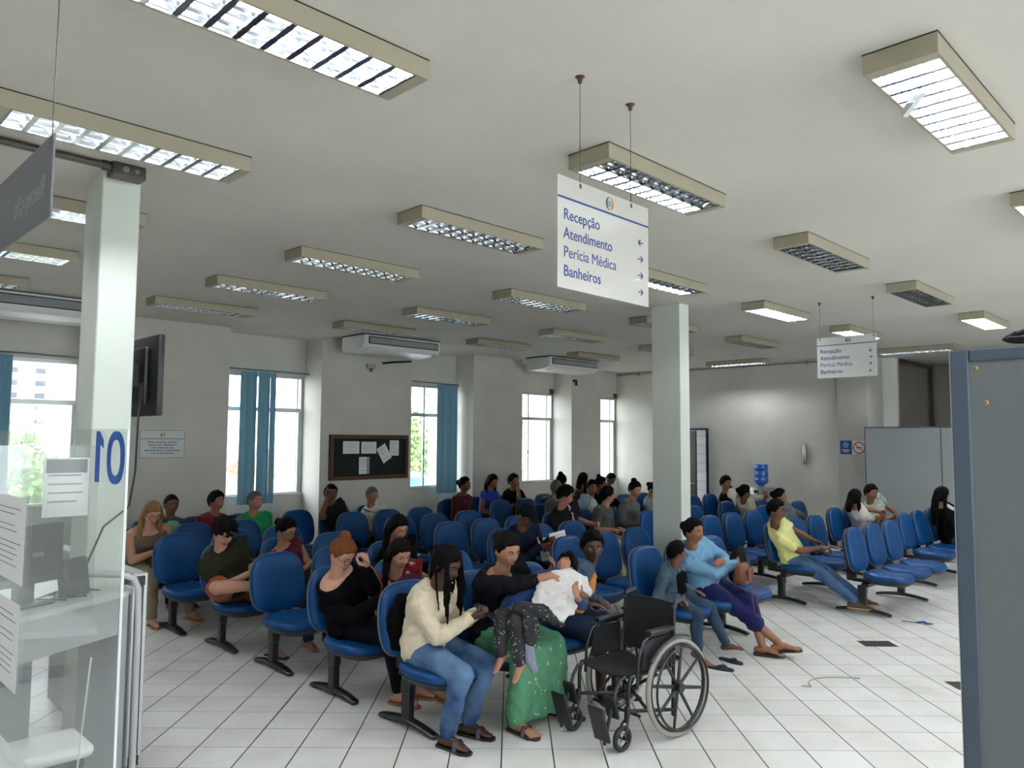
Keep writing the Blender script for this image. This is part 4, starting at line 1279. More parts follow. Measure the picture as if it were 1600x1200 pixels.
def head_point(d, s=1.0):
    X = .100 * d.x; Y = .077 * d.y; Z = .118 * d.z
    if d.z < 0:
        t = -d.z
        Y *= 1 - .26 * t ** 1.6
        X *= (1 - .04 * t) if d.x > 0 else (1 - .42 * t)
    else:
        Y *= 1 + .05 * math.sin(PI * d.z) ; X *= 1.0 + (.05 if d.x < 0 else -.02) * math.sin(PI * d.z)
    if d.x > 0:
        g = lambda cy, cz, sy, sz: math.exp(-((abs(d.y) - cy) / sy) ** 2 - ((d.z - cz) / sz) ** 2)
        X *= 1 - .05 * smst((d.x - .4) / .5)
        X += .030 * g(0, -.20, .14, .15) * d.x
        X += .009 * g(0, .02, .10, .14)
        X -= .014 * g(.36, .07, .17, .11)
        X += .005 * g(.3, .26, .3, .09)
        X += .010 * g(0, -.50, .24, .10)
        X -= .004 * g(0, -.60, .3, .04)
        X += .011 * g(0, -.86, .3, .16)
        X += .006 * g(.5, -.25, .2, .2)
    return Vector((X * s, Y * s, Z * s))

def face_x(y, z, s):
    """front surface depth of the head at height z and side offset y"""
    dz = z / .118
    dy = y / .077
    for _ in range(3):
        p = head_point(Vector((math.sqrt(max(.04, 1 - dy * dy - dz * dz)), dy, dz)))
        dy += (y - p.y) / .077
    return head_point(Vector((math.sqrt(max(.04, 1 - dy * dy - dz * dz)), dy, dz))).x * s

def hair_cap(mb, M3, c, s, th, line, jit, fringe=0.0, seed=1):
    """closed cap that dips inside the skull outside the hairline"""
    knots = line
    def lat(az):
        for (a0, v0), (a1, v1) in zip(knots, knots[1:]):
            if az <= a1: return v0 + (v1 - v0) * smst((az - a0) / (a1 - a0))
        return knots[-1][1]
    def fn(d):
        az = math.atan2(abs(d.y), d.x)
        m = smst((d.z - lat(az) + .07) / .14)
        p = head_point(d, s)
        j = noise.noise(Vector((d.x, d.y, d.z)) * 5 + Vector((seed, 0, 0))) * jit
        return p * (.90 + m * (.10 + th / .1 * (1 + j)))
    mb.ell(c, (1, 1, 1), M3, n=36, m=26, fn=lambda d: fn(d))

LINES = {'short': [(0, .62), (.8, .52), (1.2, .15), (1.45, -.12), (1.75, -.05), (2.3, -.45), (3.15, -.62)],
         'full': [(0, .58), (.7, .52), (1.1, .20), (1.4, -.35), (1.8, -.6), (2.3, -.75), (3.15, -.8)],
         'cap': [(0, .42), (.8, .40), (1.3, .25), (1.8, .1), (3.15, -.05)]}

def ik(A, T, l1, l2, pole):
    v = T - A; d = v.length
    mx = (l1 + l2) * .995
    if d > mx: T = A + v * (mx / d); d = mx
    d = max(d, abs(l1 - l2) + .02)
    u = (T - A).normalized()
    a = (l1 * l1 - l2 * l2 + d * d) / (2 * d)
    h = math.sqrt(max(0, l1 * l1 - a * a))
    p = pole - u * pole.dot(u)
    p = p.normalized() if p.length > 1e-5 else u.orthogonal().normalized()
    return A + u * a + p * h, T

def hand(mb, W, d, n, side, s, curl=.5, spread=.15, thumb=.5):
    """palm, five separate bent fingers; d direction, n palm normal, side +1/-1 thumb side"""
    d = d.normalized(); n = (n - d * n.dot(d)).normalized(); l = d.cross(n) * side
    K = W + d * .088 * s
    mb.tube([W - d * .01 * s, W + d * .03 * s, K - d * .012 * s], [.024 * s, .036 * s, .037 * s], n=12, flat=.42, up=n)
    L = (.070, .078, .072, .056); off = (.029, .010, -.009, -.027)
    for i in range(4):
        p = K + l * off[i] * s - d * (.006 + .004 * abs(i - 1)) * s
        dd = (d + l * spread * (off[i] / .03) * .5).normalized()
        pts = [p - dd * .012 * s, p]; rad = [.0098 * s, .0095 * s]
        ang = curl * .75
        for k, fr in enumerate((.46, .30, .24)):
            c = math.cos(ang); q = math.sin(ang)
            p = p + (dd * c + n * q) * L[i] * fr * s
            pts.append(p); rad.append((.0092, .0085, .0076)[k] * s)
            ang += curl * (.9 + .1 * i)
        mb.tube(pts, rad, n=8)
    b = W + d * .022 * s + l * .022 * s + n * .006 * s
    t1 = b + (d * .55 + l * .75 + n * .35 * (1 + thumb)).normalized() * .042 * s
    t2 = t1 + (d * .9 + l * .15 + n * .3 * thumb).normalized() * .032 * s
    t3 = t2 + (d * .95 - l * .10 + n * .35 * thumb).normalized() * .022 * s
    mb.tube([b - l * .008 * s, b, t1, t2, t3], [.014 * s, .0145 * s, .012 * s, .0105 * s, .0085 * s], n=8)

def torso_rings(Pb, N, ctrl, wf, df, grow=0.0, t0=-.12, t1=1.0, female=False, neck=True, shw=.175, slope=0.0):
    sec = [(-.14, .085, .07, 0), (-.07, .15, .115, 0), (0, .172, .128, .0), (.14, .172, .128, 0), (.30, .150, .115, .0), (.46, .145, .112, .004), (.60, .154, .118, .008),
           (.74, .168, .120, .008), (.85, shw, .102, .0), (.92, shw * .93, .088, -.004), (.97, shw * .66, .072, -.006), (1.01, .074, .062, -.004), (1.06, .052, .054, .0)]
    rings = []
    B = lambda t: Pb * (1 - t) ** 2 + ctrl * 2 * t * (1 - t) + N * t * t
    for t, w, d, fx in sec:
        if t < t0 - 1e-6 or t > t1 + 1e-6: continue
        p = B(t); T = (B(t + .02) - B(t - .02)).normalized()
        Lf = Vector((0, 1, 0)); Lf = (Lf - T * Lf.dot(T)).normalized(); F = Lf.cross(T)
        bust = .030 * math.exp(-((t - .68) / .12) ** 2) if female else 0
        belly = .02 * df * math.exp(-((t - .28) / .16) ** 2)
        W_ = w * (wf if t < .97 else 1) + grow; D_ = d * (df if t < .9 else 1) + grow
        ring = []
        for k in range(28):
            a = 2 * PI * k / 28; c, s_ = math.cos(a), math.sin(a)
            e = .86
            fy = math.copysign(abs(s_) ** e, s_); fxx = math.copysign(abs(c) ** e, c)
            ex = (bust * (.6 + .4 * math.cos(4 * math.asin(min(1, abs(s_))) ) ) + belly) * max(0, c)
            ring.append(p + Lf * (fy * W_) + F * (fxx * D_ + ex + fx))
        rings.append(ring)
    return rings

def person(label, loc, face=0.0, s=1.0, head=(.0, 0, 1.20), look=(0, 0, 0), hipz=.548, wf=1.0, df=1.0, female=False, sk='tan',
           hair=('short', 'black'), top=None, bottom=None, shoes=None, armL=None, armR=None, legL=None, legR=None, vox=.011,
           scoop=0.0, inner=None, glasses=False, ctrl=None, extra=None, group=None, feetz=None, spread=.11, toes=False, lean_hip=0.0, hem=-.08, eyes=True, cap=None, lid=True, sh_drop=.0, belt=None):
    """seated figure. local x = forward, y = its left, z = up; loc is the floor point under the hips.
    top=(name, material, sleeve 0..2[, open front]); bottom=(kind, material)"""
    rz = -PI / 2 + math.radians(face)
    t = thing('person', label, 'person', (loc[0], loc[1], 0), rz, group)
    Rm = Matrix.Rotation(-rz, 3, 'Z')
    toL = lambda p: Rm @ (Vector(p) - Vector((loc[0], loc[1], 0)))
    Hc = toL(head)
    hy, hp, hr = [math.radians(a) for a in look]
    HR = (Matrix.Rotation(hy, 4, 'Z') @ Matrix.Rotation(hp, 4, 'Y') @ Matrix.Rotation(hr, 4, 'X'))
    H3 = HR.to_3x3()
    P = Vector((lean_hip, 0, hipz))
    # neck base below and behind the head
    up = H3 @ Vector((0, 0, 1)); fw = H3 @ Vector((1, 0, 0))
    half = up * .55 + Vector((0, 0, .45))
    N = Hc - half.normalized() * .158 * s - Vector((fw.x, fw.y, 0)) * .018 * s
    want = .46 * s
    C_ = Vector(ctrl) if ctrl else (P + Vector((-.05 * s + .25 * (N.x - P.x), .3 * (N.y - P.y), .55 * (N - P).length)))
    sm = skin(sk); mb = MB()
    wfs = wf * s
    shw = (.160 if female else .176)
    # body
    mb.loft(torso_rings(P - Vector((0, 0, .02)), N, C_, wf * .95 * s, df * .93 * s, -.004, female=female, shw=shw))
    Tn = (N - C_).normalized()
    Lf = Vector((0, 1, 0)); Lf = (Lf - Tn * Lf.dot(Tn)).normalized(); Ff = Lf.cross(Tn)
    mb.tube([N - Tn * .04 * s, N + (Hc - N) * .45, Hc - up * .05 * s - fw * .015 * s], [.060 * s, .052 * s, .054 * s], n=14)
    hd = lambda d: head_point(d, s)
    mb.ell(Hc, (1, 1, 1), H3, n=40, m=32, fn=hd)
    for q in (1, -1):
        mb.ell(Hc + H3 @ Vector((-.008, q * .079, -.008)) * s, (.019 * s, .009 * s, .031 * s), H3 @ Matrix.Rotation(q * .35, 3, 'Z'), n=10, m=8)
    # arms
    ua, fa = .275 * s, .245 * s
    arms = {}
    for q, spec in ((1, armL), (-1, armR)):
        spec = spec or {}
        A = N - Tn * (.058 + sh_drop) * s + Lf * q * (shw + .0) * wf * s * .97
        T_ = toL(spec['w']) if 'w' in spec else Vector(spec.get('to', (.27, q * .12, .685)))
        pole = Vector(spec.get('pole', (-.45, q * .32, -.8)))
        E_, W_ = ik(A, T_, ua, fa, pole)
        arms[q] = (A, E_, W_)
        r = .046 * s * (.5 + .5 * wf)
        mb.tube([A - Lf * q * .02 * s, A, A + (E_ - A) * .5, E_], [r * 1.15, r * 1.15, r * .98, r * .82], n=12)
        mb.tube([E_, E_ + (W_ - E_) * .3, W_], [r * .84, r * .86, r * .56], n=12)
        hdv = Vector(spec['dir']) if 'dir' in spec else (W_ - E_)
        hn = Vector(spec.get('n', (0, -q * .5, -.8)))
        hand(mb, W_, hdv, hn, spec.get('thumb', 1) * q * (1), s, spec.get('curl', .55), spec.get('spread', .12))
    # legs
    th, shn = .415 * s, .40 * s
    legs = {}
    for q, spec in ((1, legL), (-1, legR)):
        spec = spec or {}
        A = P + Vector((.0, q * .092 * s * (.6 + .4 * wf), -.005))
        T_ = toL(spec['w']) if 'w' in spec else Vector(spec.get('to', (.40 * s, q * spread, .088)))
        pole = Vector(spec.get('pole', (.6, q * .08, .9)))
        if 'knee' in spec:
            K = Vector(spec['knee']); An = T_
        elif 'wknee' in spec:
            K = toL(spec['wknee']); An = T_
        else:
            K, An = ik(A, T_, th, shn, pole)
        legs[q] = (A, K, An, math.radians(spec.get('yaw', q * 8)), spec.get('pitch', 0))
        lw = (.5 + .5 * wf) * s
        mb.tube([A, A + (K - A) * .45, K], [.085 * lw, .076 * lw, .056 * lw], n=14)
        cb = K + (An - K) * .28 - Vector((.012, 0, 0)) * s
        mb.tube([K, cb, K + (An - K) * .6, An], [.054 * lw, .056 * lw, .044 * s, .034 * s], n=12)
        yw = legs[q][3]; pt = spec.get('pitch', 0)
        FM = Matrix.Translation(An) @ Matrix.Rotation(yw, 4, 'Z') @ Matrix.Rotation(math.radians(pt), 4, 'Y')
        legs[q] += (FM,)
        pts = [FM @ Vector(p) * 1 for p in ((-.045 * s, 0, -.045 * s), (.0, 0, -.042 * s), (.07 * s, 0, -.045 * s), (.125 * s, -.0, -.058 * s))]
        mb.tube(pts, [.030 * s, .037 * s, .036 * s, .038 * s], n=12, flat=[.95, .95, .75, .5], up=(0, 0, 1))
        mb.tube([An, FM @ Vector((.02 * s, 0, -.03 * s)), FM @ Vector((.07 * s, 0, -.042 * s))], [.034 * s, .034 * s, .03 * s], n=10)
        if toes:
            for k in range(5):
                y_ = q * (-.028 + .0145 * k) * s; ln = (.052, .050, .044, .038, .030)[k] * s
                mb.tube([FM @ Vector((.13 * s, y_, -.06 * s)), FM @ Vector((.13 * s + ln, y_ * 1.1, -.068 * s))], (.013 if k == 0 else .0095) * s, n=8)
        else:
            mb.tube([FM @ Vector((.12 * s, 0, -.058 * s)), FM @ Vector((.165 * s, 0, -.064 * s))], [.036 * s, .030 * s], n=10, flat=.45, up=(0, 0, 1))
    body = soft(mb, 'body', sm, t, vox, 1)
    # face
    if eyes:
        fz = lambda y, z: H3 @ Vector((face_x(y, z, 1) + .0035, y, z)) * s + Hc
        near = vox < .008
        for q in (1, -1):
            c = fz(q * .030, .008) + H3 @ Vector((-.003, 0, 0)) * s
            if near and not lid:
                e = MB().ell(c, (.006 * s, .0135 * s, .006 * s), H3, n=12, m=8).build('eye', mat('eye_white', (200, 196, 190), .2), t, smooth=True)
                MB().ell(c + H3 @ Vector((.0032, 0, 0)) * s, (.0036 * s, .0055 * s, .0055 * s), H3, n=10, m=8).build('iris', mat('iris_dark', (24, 16, 12), .15), e, smooth=True)
            else:
                MB().ell(c + H3 @ Vector((.001, 0, -.002)) * s, (.006 * s, .0145 * s, .0042 * s), H3, n=10, m=6).build('eye', mat('iris_dark', (24, 16, 12), .15), t, smooth=True)
            b0, b1, b2 = fz(q * .014, .030), fz(q * .030, .036), fz(q * .047, .029)
            MB().tube([b0, b1, b2], [.0034 * s, .0044 * s, .0028 * s], n=6, flat=.6).build('eyebrow', hairm('dark' if hair[1] in ('blonde', 'ginger', 'grey') else hair[1]), t, smooth=True)
        c = fz(0, -.060)
        MB().tube([fz(-.022, -.0585), fz(-.009, -.0600), fz(.009, -.0600), fz(.022, -.0585)], [.0030 * s, .0062 * s, .0062 * s, .0030 * s], n=8, up=(0, 0, 1)).build('lips', mat('lips_' + sk, tuple(int(a * b) for a, b in zip(SKIN[sk], (.86, .62, .62))), .45), t, smooth=True)
        if glasses:
            g = MB()
            for q in (1, -1):
                cc = H3 @ Vector((.104, q * .031, .006)) * s + Hc
                g.tube([cc + H3 @ Vector((0, .026 * math.cos(a), .019 * math.sin(a))) * s for a in [2 * PI * k / 14 for k in range(14)]], .0022 * s, n=6, closed=True)
                g.tube([cc + H3 @ Vector((0, q * .026, 0)) * s, Hc + H3 @ Vector((.0, q * .083, .01)) * s], .002 * s, n=6)
            g.tube([Hc + H3 @ Vector((.107, -.006, .01)) * s, Hc + H3 @ Vector((.107, .006, .01)) * s], .002 * s, n=6)
            g.build('glasses', M_DARK, t, smooth=True)
    # hair
    hk, hc = hair[0], hair[1]
    hm = hairm(hc)
    if hk != 'bald':
        hb = MB()
        X = lambda x, y, z: Hc + H3 @ Vector((x, y, z)) * s
        if hk in ('short', 'crop'):
            hair_cap(hb, H3, Hc, s, .007 if hk == 'crop' else .022, LINES['short'], .5, seed=len(label))
        elif hk == 'curly':
            hair_cap(hb, H3, Hc, s, .030, LINES['short'], 1.2, seed=len(label))
            rn = random.Random(len(label))
            for _ in range(70):
                d = Vector((rn.gauss(-.1, .6), rn.gauss(0, .6), rn.uniform(.15, 1))).normalized()
                p = head_point(d, 1.22); hb.ell(X(*p), (.016 * s,) * 3, n=8, m=6)
        else:
            hair_cap(hb, H3, Hc, s, .016, LINES['full'] if hk in ('long', 'bob', 'wavy', 'braids') else LINES['short'][:-1] + [(3.15, -.7)], .35, seed=len(label))
        bk = -fw
        if hk == 'bun':
            hb.ell(X(-.055, 0, .125), (.042 * s, .045 * s, .04 * s), H3)
        if hk == 'lowbun':
            hb.ell(X(-.115, 0, .03), (.042 * s, .045 * s, .045 * s), H3)
        if hk == 'pony':
            hb.tube([X(-.10, 0, .04), X(-.145, 0, .0), X(-.15, 0, -.08), X(-.13, 0, -.17)], [.03 * s, .036 * s, .032 * s, .015 * s], n=10)
        if hk in ('long', 'wavy', 'bob'):
            ln = {'long': .30, 'wavy': .34, 'bob': .13}[hk]
            for q in (1, -1):
                a0 = X(.01, q * .082, .02); a1 = X(-.02, q * .092, -.06)
                a2 = a1 + Vector((0, 0, -1)) * (ln * .55 * s) + fw * .0 + Lf * q * .01; a3 = a1 + Vector((0, 0, -1)) * ln * s - fw * .01 * s
                hb.tube([a0, a1, a2, a3], [.020 * s, .030 * s, .030 * s, .016 * s], n=10, flat=.7)
            a0 = X(-.085, 0, .03); a1 = X(-.10, 0, -.07); a2 = a1 + Vector((-.02, 0, -ln * .5)) * s; a3 = a1 + Vector((-.02, 0, -ln)) * s
            hb.tube([a0, a1, a2, a3], [.06 * s, .075 * s, .075 * s, .05 * s], n=14, flat=.45, up=fw)
        if hk == 'braids':
            rn = random.Random(4)
            for k in range(34):
                az = rn.uniform(.75, 5.5); d = Vector((math.cos(az), math.sin(az), rn.uniform(-.1, .55))).normalized()
                p0 = X(*head_point(d, 1.10)); out = (p0 - Hc); out.z = 0; out = out.normalized()
                ln = rn.uniform(.16, .30) * s
                hb.tube([p0 - Vector((0, 0, -.02)), p0 + out * .012 + Vector((0, 0, -.07)), p0 + out * .014 + Vector((0, 0, -.07 - ln * .5)) + fw * rn.uniform(-.01, .02), p0 + out * .006 + Vector((0, 0, -.06 - ln)) + fw * rn.uniform(-.02, .03)],
                        [.010, .0095, .009, .006], n=6)
        soft(hb, 'hair', hm, t, .0065 if vox < .008 else .010, 1, .0018 if hk != 'curly' else .004, 60)
    if cap:
        cb = MB(); hair_cap(cb, H3, Hc, s, .024, LINES['cap'], .1)
        X = lambda x, y, z: Hc + H3 @ Vector((x, y, z)) * s
        cb.tube([X(.07, 0, .055), X(.15, 0, .045), X(.165, 0, .04)], [.075 * s, .068 * s, .05 * s], n=14, flat=.10, up=(0, 0, 1))
        soft(cb, 'cap', cap, t, .009, 2)
    # clothes
    cv = max(vox, .009)
    if top:
        nm, tm, sl = top[:3]
        gb = MB()
        gb.loft(torso_rings(P - Vector((0, 0, .02)), N, C_, wf * s, df * s, .013, t0=-.14 if hem < -.1 else -.07, t1=1.01 - 1.3 * scoop, female=female, shw=shw))
        for q in (1, -1):
            A, E_, W_ = arms[q]
            r = .046 * s * (.5 + .5 * wf) + .011
            if sl == 0: continue
            if sl == .5:
                gb.tube([A - Lf * q * .04 * s, A, A + (E_ - A) * .12], [r * 1.1, r * 1.12, r * 1.0], n=12)
            elif sl == 1:
                gb.tube([A - Lf * q * .03 * s, A, A + (E_ - A) * .35, A + (E_ - A) * .68], [r * 1.10, r * 1.12, r * 1.06, r * 1.02], n=12)
            elif sl >= 2:
                end = E_ + (W_ - E_) * (.93 if sl == 2 else .55)
                gb.tube([A - Lf * q * .03 * s, A, A + (E_ - A) * .5, E_], [r * 1.12, r * 1.15, r * 1.08, r * 1.0], n=12)
                gb.tube([E_, E_ + (W_ - E_) * .3, end], [r * 1.0, r * .96, r * .74], n=12)
        if 'collar' in nm:
            gb.tube([N + (Lf * math.cos(a) * .070 + Ff * math.sin(a) * .068) * s + Tn * (.012 - .028 * max(0, math.sin(a))) * s for a in [2 * PI * k / 16 for k in range(16)]], .016 * s, n=8, closed=True)
        if 'hood' in nm:
            gb.tube([N + (Lf * math.cos(a) * .085 + Ff * (math.sin(a) * .075 - .015)) * s + Tn * (.02 - .04 * max(0, math.sin(a))) * s for a in [2 * PI * k / 16 for k in range(16)]], .028 * s, n=8, closed=True)
        soft(gb, nm, tm, t, cv, 4, .0055 * (1 if sl else .6), 12)
        if inner:
            # strip of the garment below showing in the open front
            oa = torso_rings(P - Vector((0, 0, .02)), N, C_, wf * s, df * s, .025, t0=.14, t1=1.01, female=female, shw=shw)
            ob = torso_rings(P - Vector((0, 0, .02)), N, C_, wf * s, df * s, .004, t0=.14, t1=1.01, female=female, shw=shw)
            m_ = 1 if inner[1] < .03 else (2 if inner[1] < .05 else 3)
            ks = [k % 28 for k in range(-m_, m_ + 1)]
            rr = [[A_[k] for k in ks] + [B_[k] for k in reversed(ks)] for A_, B_ in zip(oa, ob)]
            MB().loft(rr).build('undershirt', inner[0], t, smooth=60)
    if bottom:
        kind, bm_ = bottom
        gb = MB()
        gb.ell(P + Vector((-.01, 0, -.012)), (.135 * s * df, .178 * s * wf, .098 * s), n=20, m=12)
        if kind in ('jeans', 'trousers', 'leggings', 'shorts', 'capri'):
            g = .006 if kind == 'leggings' else .014
            for q in (1, -1):
                A, K, An = legs[q][:3]
                lw = (.5 + .5 * wf) * s
                if kind == 'shorts':
                    gb.tube([A, A + (K - A) * .4, A + (K - A) * .72], [.085 * lw + g, .080 * lw + g, .076 * lw + g * 1.8], n=14)
                else:
                    f_ = .95 if kind != 'capri' else .62
                    gb.tube([A, A + (K - A) * .5, K], [.085 * lw + g, .076 * lw + g, .056 * lw + g], n=14)
                    gb.tube([K, K + (An - K) * .3 - Vector((.010, 0, 0)), K + (An - K) * f_], [.056 * lw + g, .054 * lw + g, (.046 if kind != 'leggings' else .036) * s + g * .6], n=14)
        else:   # skirts: cloth spans between the legs
            zf = {'skirt_long': .95, 'skirt_knee': .42, 'dress': .5}.get(kind, .9)
            (A1, K1, N1), (A2, K2, N2) = legs[1][:3], legs[-1][:3]
            m_ = 7
            for i in range(m_):
                u_ = i / (m_ - 1)
                A = A1.lerp(A2, u_); K = K1.lerp(K2, u_); An = N1.lerp(N2, u_)
                sagz = math.sin(PI * u_)
                K = K - Vector((.02 * sagz, 0, .028 * sagz))
                g = .018
                wv = 1 + .12 * math.sin(i * 2.4)
                gb.tube([A, A.lerp(K, .5) - Vector((0, 0, .02 * sagz)), K], [.088 * s + g, (.078 * s + g) * (1 - .15 * sagz), .058 * s + g], n=12)
                gb.tube([K, K.lerp(An, zf * .5) + Vector((.01, 0, 0)), K.lerp(An, zf)], [.058 * s + g, (.050 * s + g) * wv, (.052 * s + g) * wv], n=12)
        soft(gb, kind.replace('_long', '').replace('_knee', ''), bm_, t, cv, 4, .005 if 'skirt' in kind else (.006 if kind != 'leggings' else .002), 13 if 'skirt' in kind else 9)
    if shoes:
        for q in (1, -1):
            FM = legs[q][-1]
            kd, m_ = shoes
            if kd == 'sneaker':
                sb = MB()
                pts = [FM @ Vector(p) for p in ((-.05 * s, 0, -.048 * s), (.0, 0, -.040 * s), (.07 * s, 0, -.048 * s), (.135 * s, 0, -.060 * s), (.175 * s, 0, -.064 * s))]
                sb.tube(pts, [.038 * s, .044 * s, .043 * s, .043 * s, .036 * s], n=14, flat=[.95, .95, .75, .5, .45], up=(0, 0, 1))
                sh_ = soft(sb, 'shoe', m_, t, .007, 3)
                so_ = MB(); so_.prism([(-.085 * s + .0, .0), (-.07 * s, .034 * s), (.05 * s, .040 * s), (.14 * s, .046 * s), (.20 * s, .025 * s), (.205 * s, 0), (.20 * s, -.025 * s), (.14 * s, -.046 * s), (.05 * s, -.040 * s), (-.07 * s, -.034 * s)], -.085, -.068, M=FM)
                so_.build('sole', mat('sole_tan', (168, 140, 106), .7), sh_)
            else:
                so_ = MB(); so_.prism([(-.08 * s, 0), (-.07 * s, .030 * s), (.04 * s, .034 * s), (.14 * s, .046 * s), (.19 * s, .028 * s), (.20 * s, 0), (.19 * s, -.028 * s), (.14 * s, -.046 * s), (.04 * s, -.034 * s), (-.07 * s, -.030 * s)], -.088, -.072, M=FM)
                sh_ = so_.build('sandal', m_, t)
                st = MB()
                if kd == 'slide':
                    st.tube([FM @ Vector((.10 * s, .044 * s, -.078)), FM @ Vector((.095 * s, .028 * s, -.030)), FM @ Vector((.095 * s, -.028 * s, -.030)), FM @ Vector((.10 * s, -.044 * s, -.078))], .022, n=8, flat=.3, up=(0, 0, 1))
                else:
                    st.tube([FM @ Vector((.135 * s, .0, -.066)), FM @ Vector((.10 * s, .0, -.040)), FM @ Vector((.05 * s, .038 * s, -.05)), FM @ Vector((.02 * s, .04 * s, -.075))], .0055, n=6)
                    st.tube([FM @ Vector((.10 * s, .0, -.040)), FM @ Vector((.05 * s, -.038 * s, -.05)), FM @ Vector((.02 * s, -.04 * s, -.075))], .0055, n=6)
                st.build('sandal_strap', m_, sh_, smooth=True)
    if extra: extra(t, dict(P=P, N=N, C=C_, arms=arms, legs=legs, Hc=Hc, H3=H3, Tn=Tn, Lf=Lf, Ff=Ff, s=s))
    return t, dict(arms=arms, legs=legs, N=N, Hc=Hc)

def strap_on(m, q=1, w=.013, u0=.97, u1=.22, l0=.085, l1=-.15, name='bag_strap'):
    """returns an extra that lays a strap over the chest, from the shoulder on side q to the other hip"""
    def f(t, c):
        P, N, C_, s = c['P'], c['N'], c['C'], c['s']
        B = lambda u_: P * (1 - u_) ** 2 + C_ * 2 * u_ * (1 - u_) + N * u_ * u_
        pts = []
        for k in range(12):
            a = k / 11; u_ = u0 + (u1 - u0) * a; lat = (l0 + (l1 - l0) * a) * q * s
            T = (B(min(1, u_) + .02) - B(min(1, u_) - .02)).normalized(); L2 = (Vector((0, 1, 0)) - T * T.y).normalized(); F2 = L2.cross(T)
            dd = .150 * math.exp(-((u_ - .62) / .55) ** 2) * math.sqrt(max(.2, 1 - (lat / .19) ** 2)) * s + .008
            if u_ > .9: dd *= .72
            pts.append(B(u_) + L2 * lat + F2 * dd)
        pts.insert(0, N + c['Lf'] * l0 * 1.1 * q * s + c['Tn'] * .01 - c['Ff'] * .03)
        MB().tube(pts, w, n=8, flat=.3, up=c['Ff']).build(name, m, t, smooth=True)
    return f
def kk(p, k): return (p[0] * k, p[1] * k, 1.9 + (p[2] - 1.9) * k)
PH = dict(armL=dict(to=(.32, .07, .73), n=(0, -.6, .6), dir=(.8, -.3, .35), curl=.8), armR=dict(to=(.32, -.07, .73), n=(0, .6, .6), dir=(.8, .3, .35), curl=.8))
LP = dict(armL=dict(to=(.26, .10, .69), n=(0, 0, -1), dir=(.8, -.5, -.05), curl=.3), armR=dict(to=(.27, -.10, .69), n=(0, 0, -1), dir=(.8, .5, -.05), curl=.3))
BLACKF = fabric('black', (13, 13, 15))
def phone(label, loc, rz, tilt=.6, m=None, s=1.0):
    t = thing('mobile_phone', label, 'phone', loc, rz, 'phones in hands')
    M = Matrix.Rotation(tilt, 4, 'X')
    MB().rbox(-.036 * s, .036 * s, -.075 * s, .075 * s, -.004, .004, .003, 2, M=M).build('case', m or M_DARK, t)
    MB().box(-.032 * s, .032 * s, -.070 * s, .070 * s, .004, .0046, M=M).build('screen', mat('phone_glass', (30, 34, 42), .1), t)
    return t

# ---- front row
person('person in cream cardigan and blue jeans with long black braids, looking down at a phone', (3.24, 4.02), 14, .98, kk((3.17, 3.75, 1.12), 1.02), (4, 30, 0), female=True, sk='dark', hair=('braids', 'black'),
       top=('cardigan', fabric('cream', (214, 200, 174)), 2), bottom=('jeans', denim('faded', (40, 66, 108), (96, 126, 160))), shoes=('slide', mat('sandal_black', (26, 24, 24), .5)), vox=.0065, hem=-.2, wf=1.06,
       legL=dict(w=(3.40, 3.78, .09), yaw=4), legR=dict(w=(3.17, 3.72, .09), yaw=-6),
       armL=dict(w=(3.40, 3.72, .78), n=(0, -.5, .7), dir=(.8, -.3, .2), curl=.8), armR=dict(w=(3.30, 3.66, .78), n=(0, .5, .7), dir=(.8, .4, .2), curl=.8))
phone('dark phone with chrome-edged camera held by the person in the cream cardigan', (3.385, 3.615, .815), .35, .5)
person('person in black jacket and long green flowered skirt holding the reclining child', (3.84, 4.00), 4, 1.0, kk((3.68, 3.72, 1.16), 1.02), (-12, 22, 0), female=True, sk='light', hair=('lowbun', 'dark'),
       top=('jacket', fabric('charcoal', (26, 28, 33)), 3), bottom=('skirt_long', pattern('green_flowers', (82, 142, 108), (196, 206, 170), 15, .17)), shoes=('slide', mat('sandal_brown', (50, 38, 34), .5)), vox=.0065, hem=-.2, wf=1.12, df=1.1, scoop=.02,
       legL=dict(to=(.42, .20, .10), yaw=10), legR=dict(w=(3.66, 3.60, .09), yaw=-4), toes=True,
       armR=dict(w=(3.82, 3.45, 1.005), n=(-.2, -.2, -.9), dir=(.25, .9, -.15), curl=.35, pole=(.35, -.9, -.6)), armL=dict(w=(4.12, 3.72, .96), n=(0, -.7, .7), dir=(.4, -.2, .6), curl=.5, pole=(.0, .9, -.5)))
child, _c = person('curly-haired child in navy lying back in the lap of the green skirt wearer', (3.66, 3.66), -90, .68, (4.03, 3.50, 1.035), (6, -50, 0), hipz=.735, sk='light', hair=('curly', 'black'), wf=.82, df=.85,
       top=('shirt', fabric('navy', (34, 56, 108)), 3), bottom=('trousers', pattern('black_print', (22, 22, 25), (186, 188, 192), 22, .20)), vox=.0065,
       legL=dict(wknee=(3.50, 3.60, .77), w=(3.42, 3.50, .57), yaw=0, pitch=40), legR=dict(wknee=(3.52, 3.48, .75), w=(3.46, 3.38, .53), yaw=0, pitch=45),
       armL=dict(w=(3.84, 3.24, .90), n=(.3, .8, 0), dir=(.2, -.1, 1), curl=.35, pole=(-.7, .4, -.9)), armR=dict(w=(3.86, 3.58, .84), n=(.3, .2, .3), dir=(.6, -.2, .1), curl=.6, pole=(.2, -.8, -.6)))
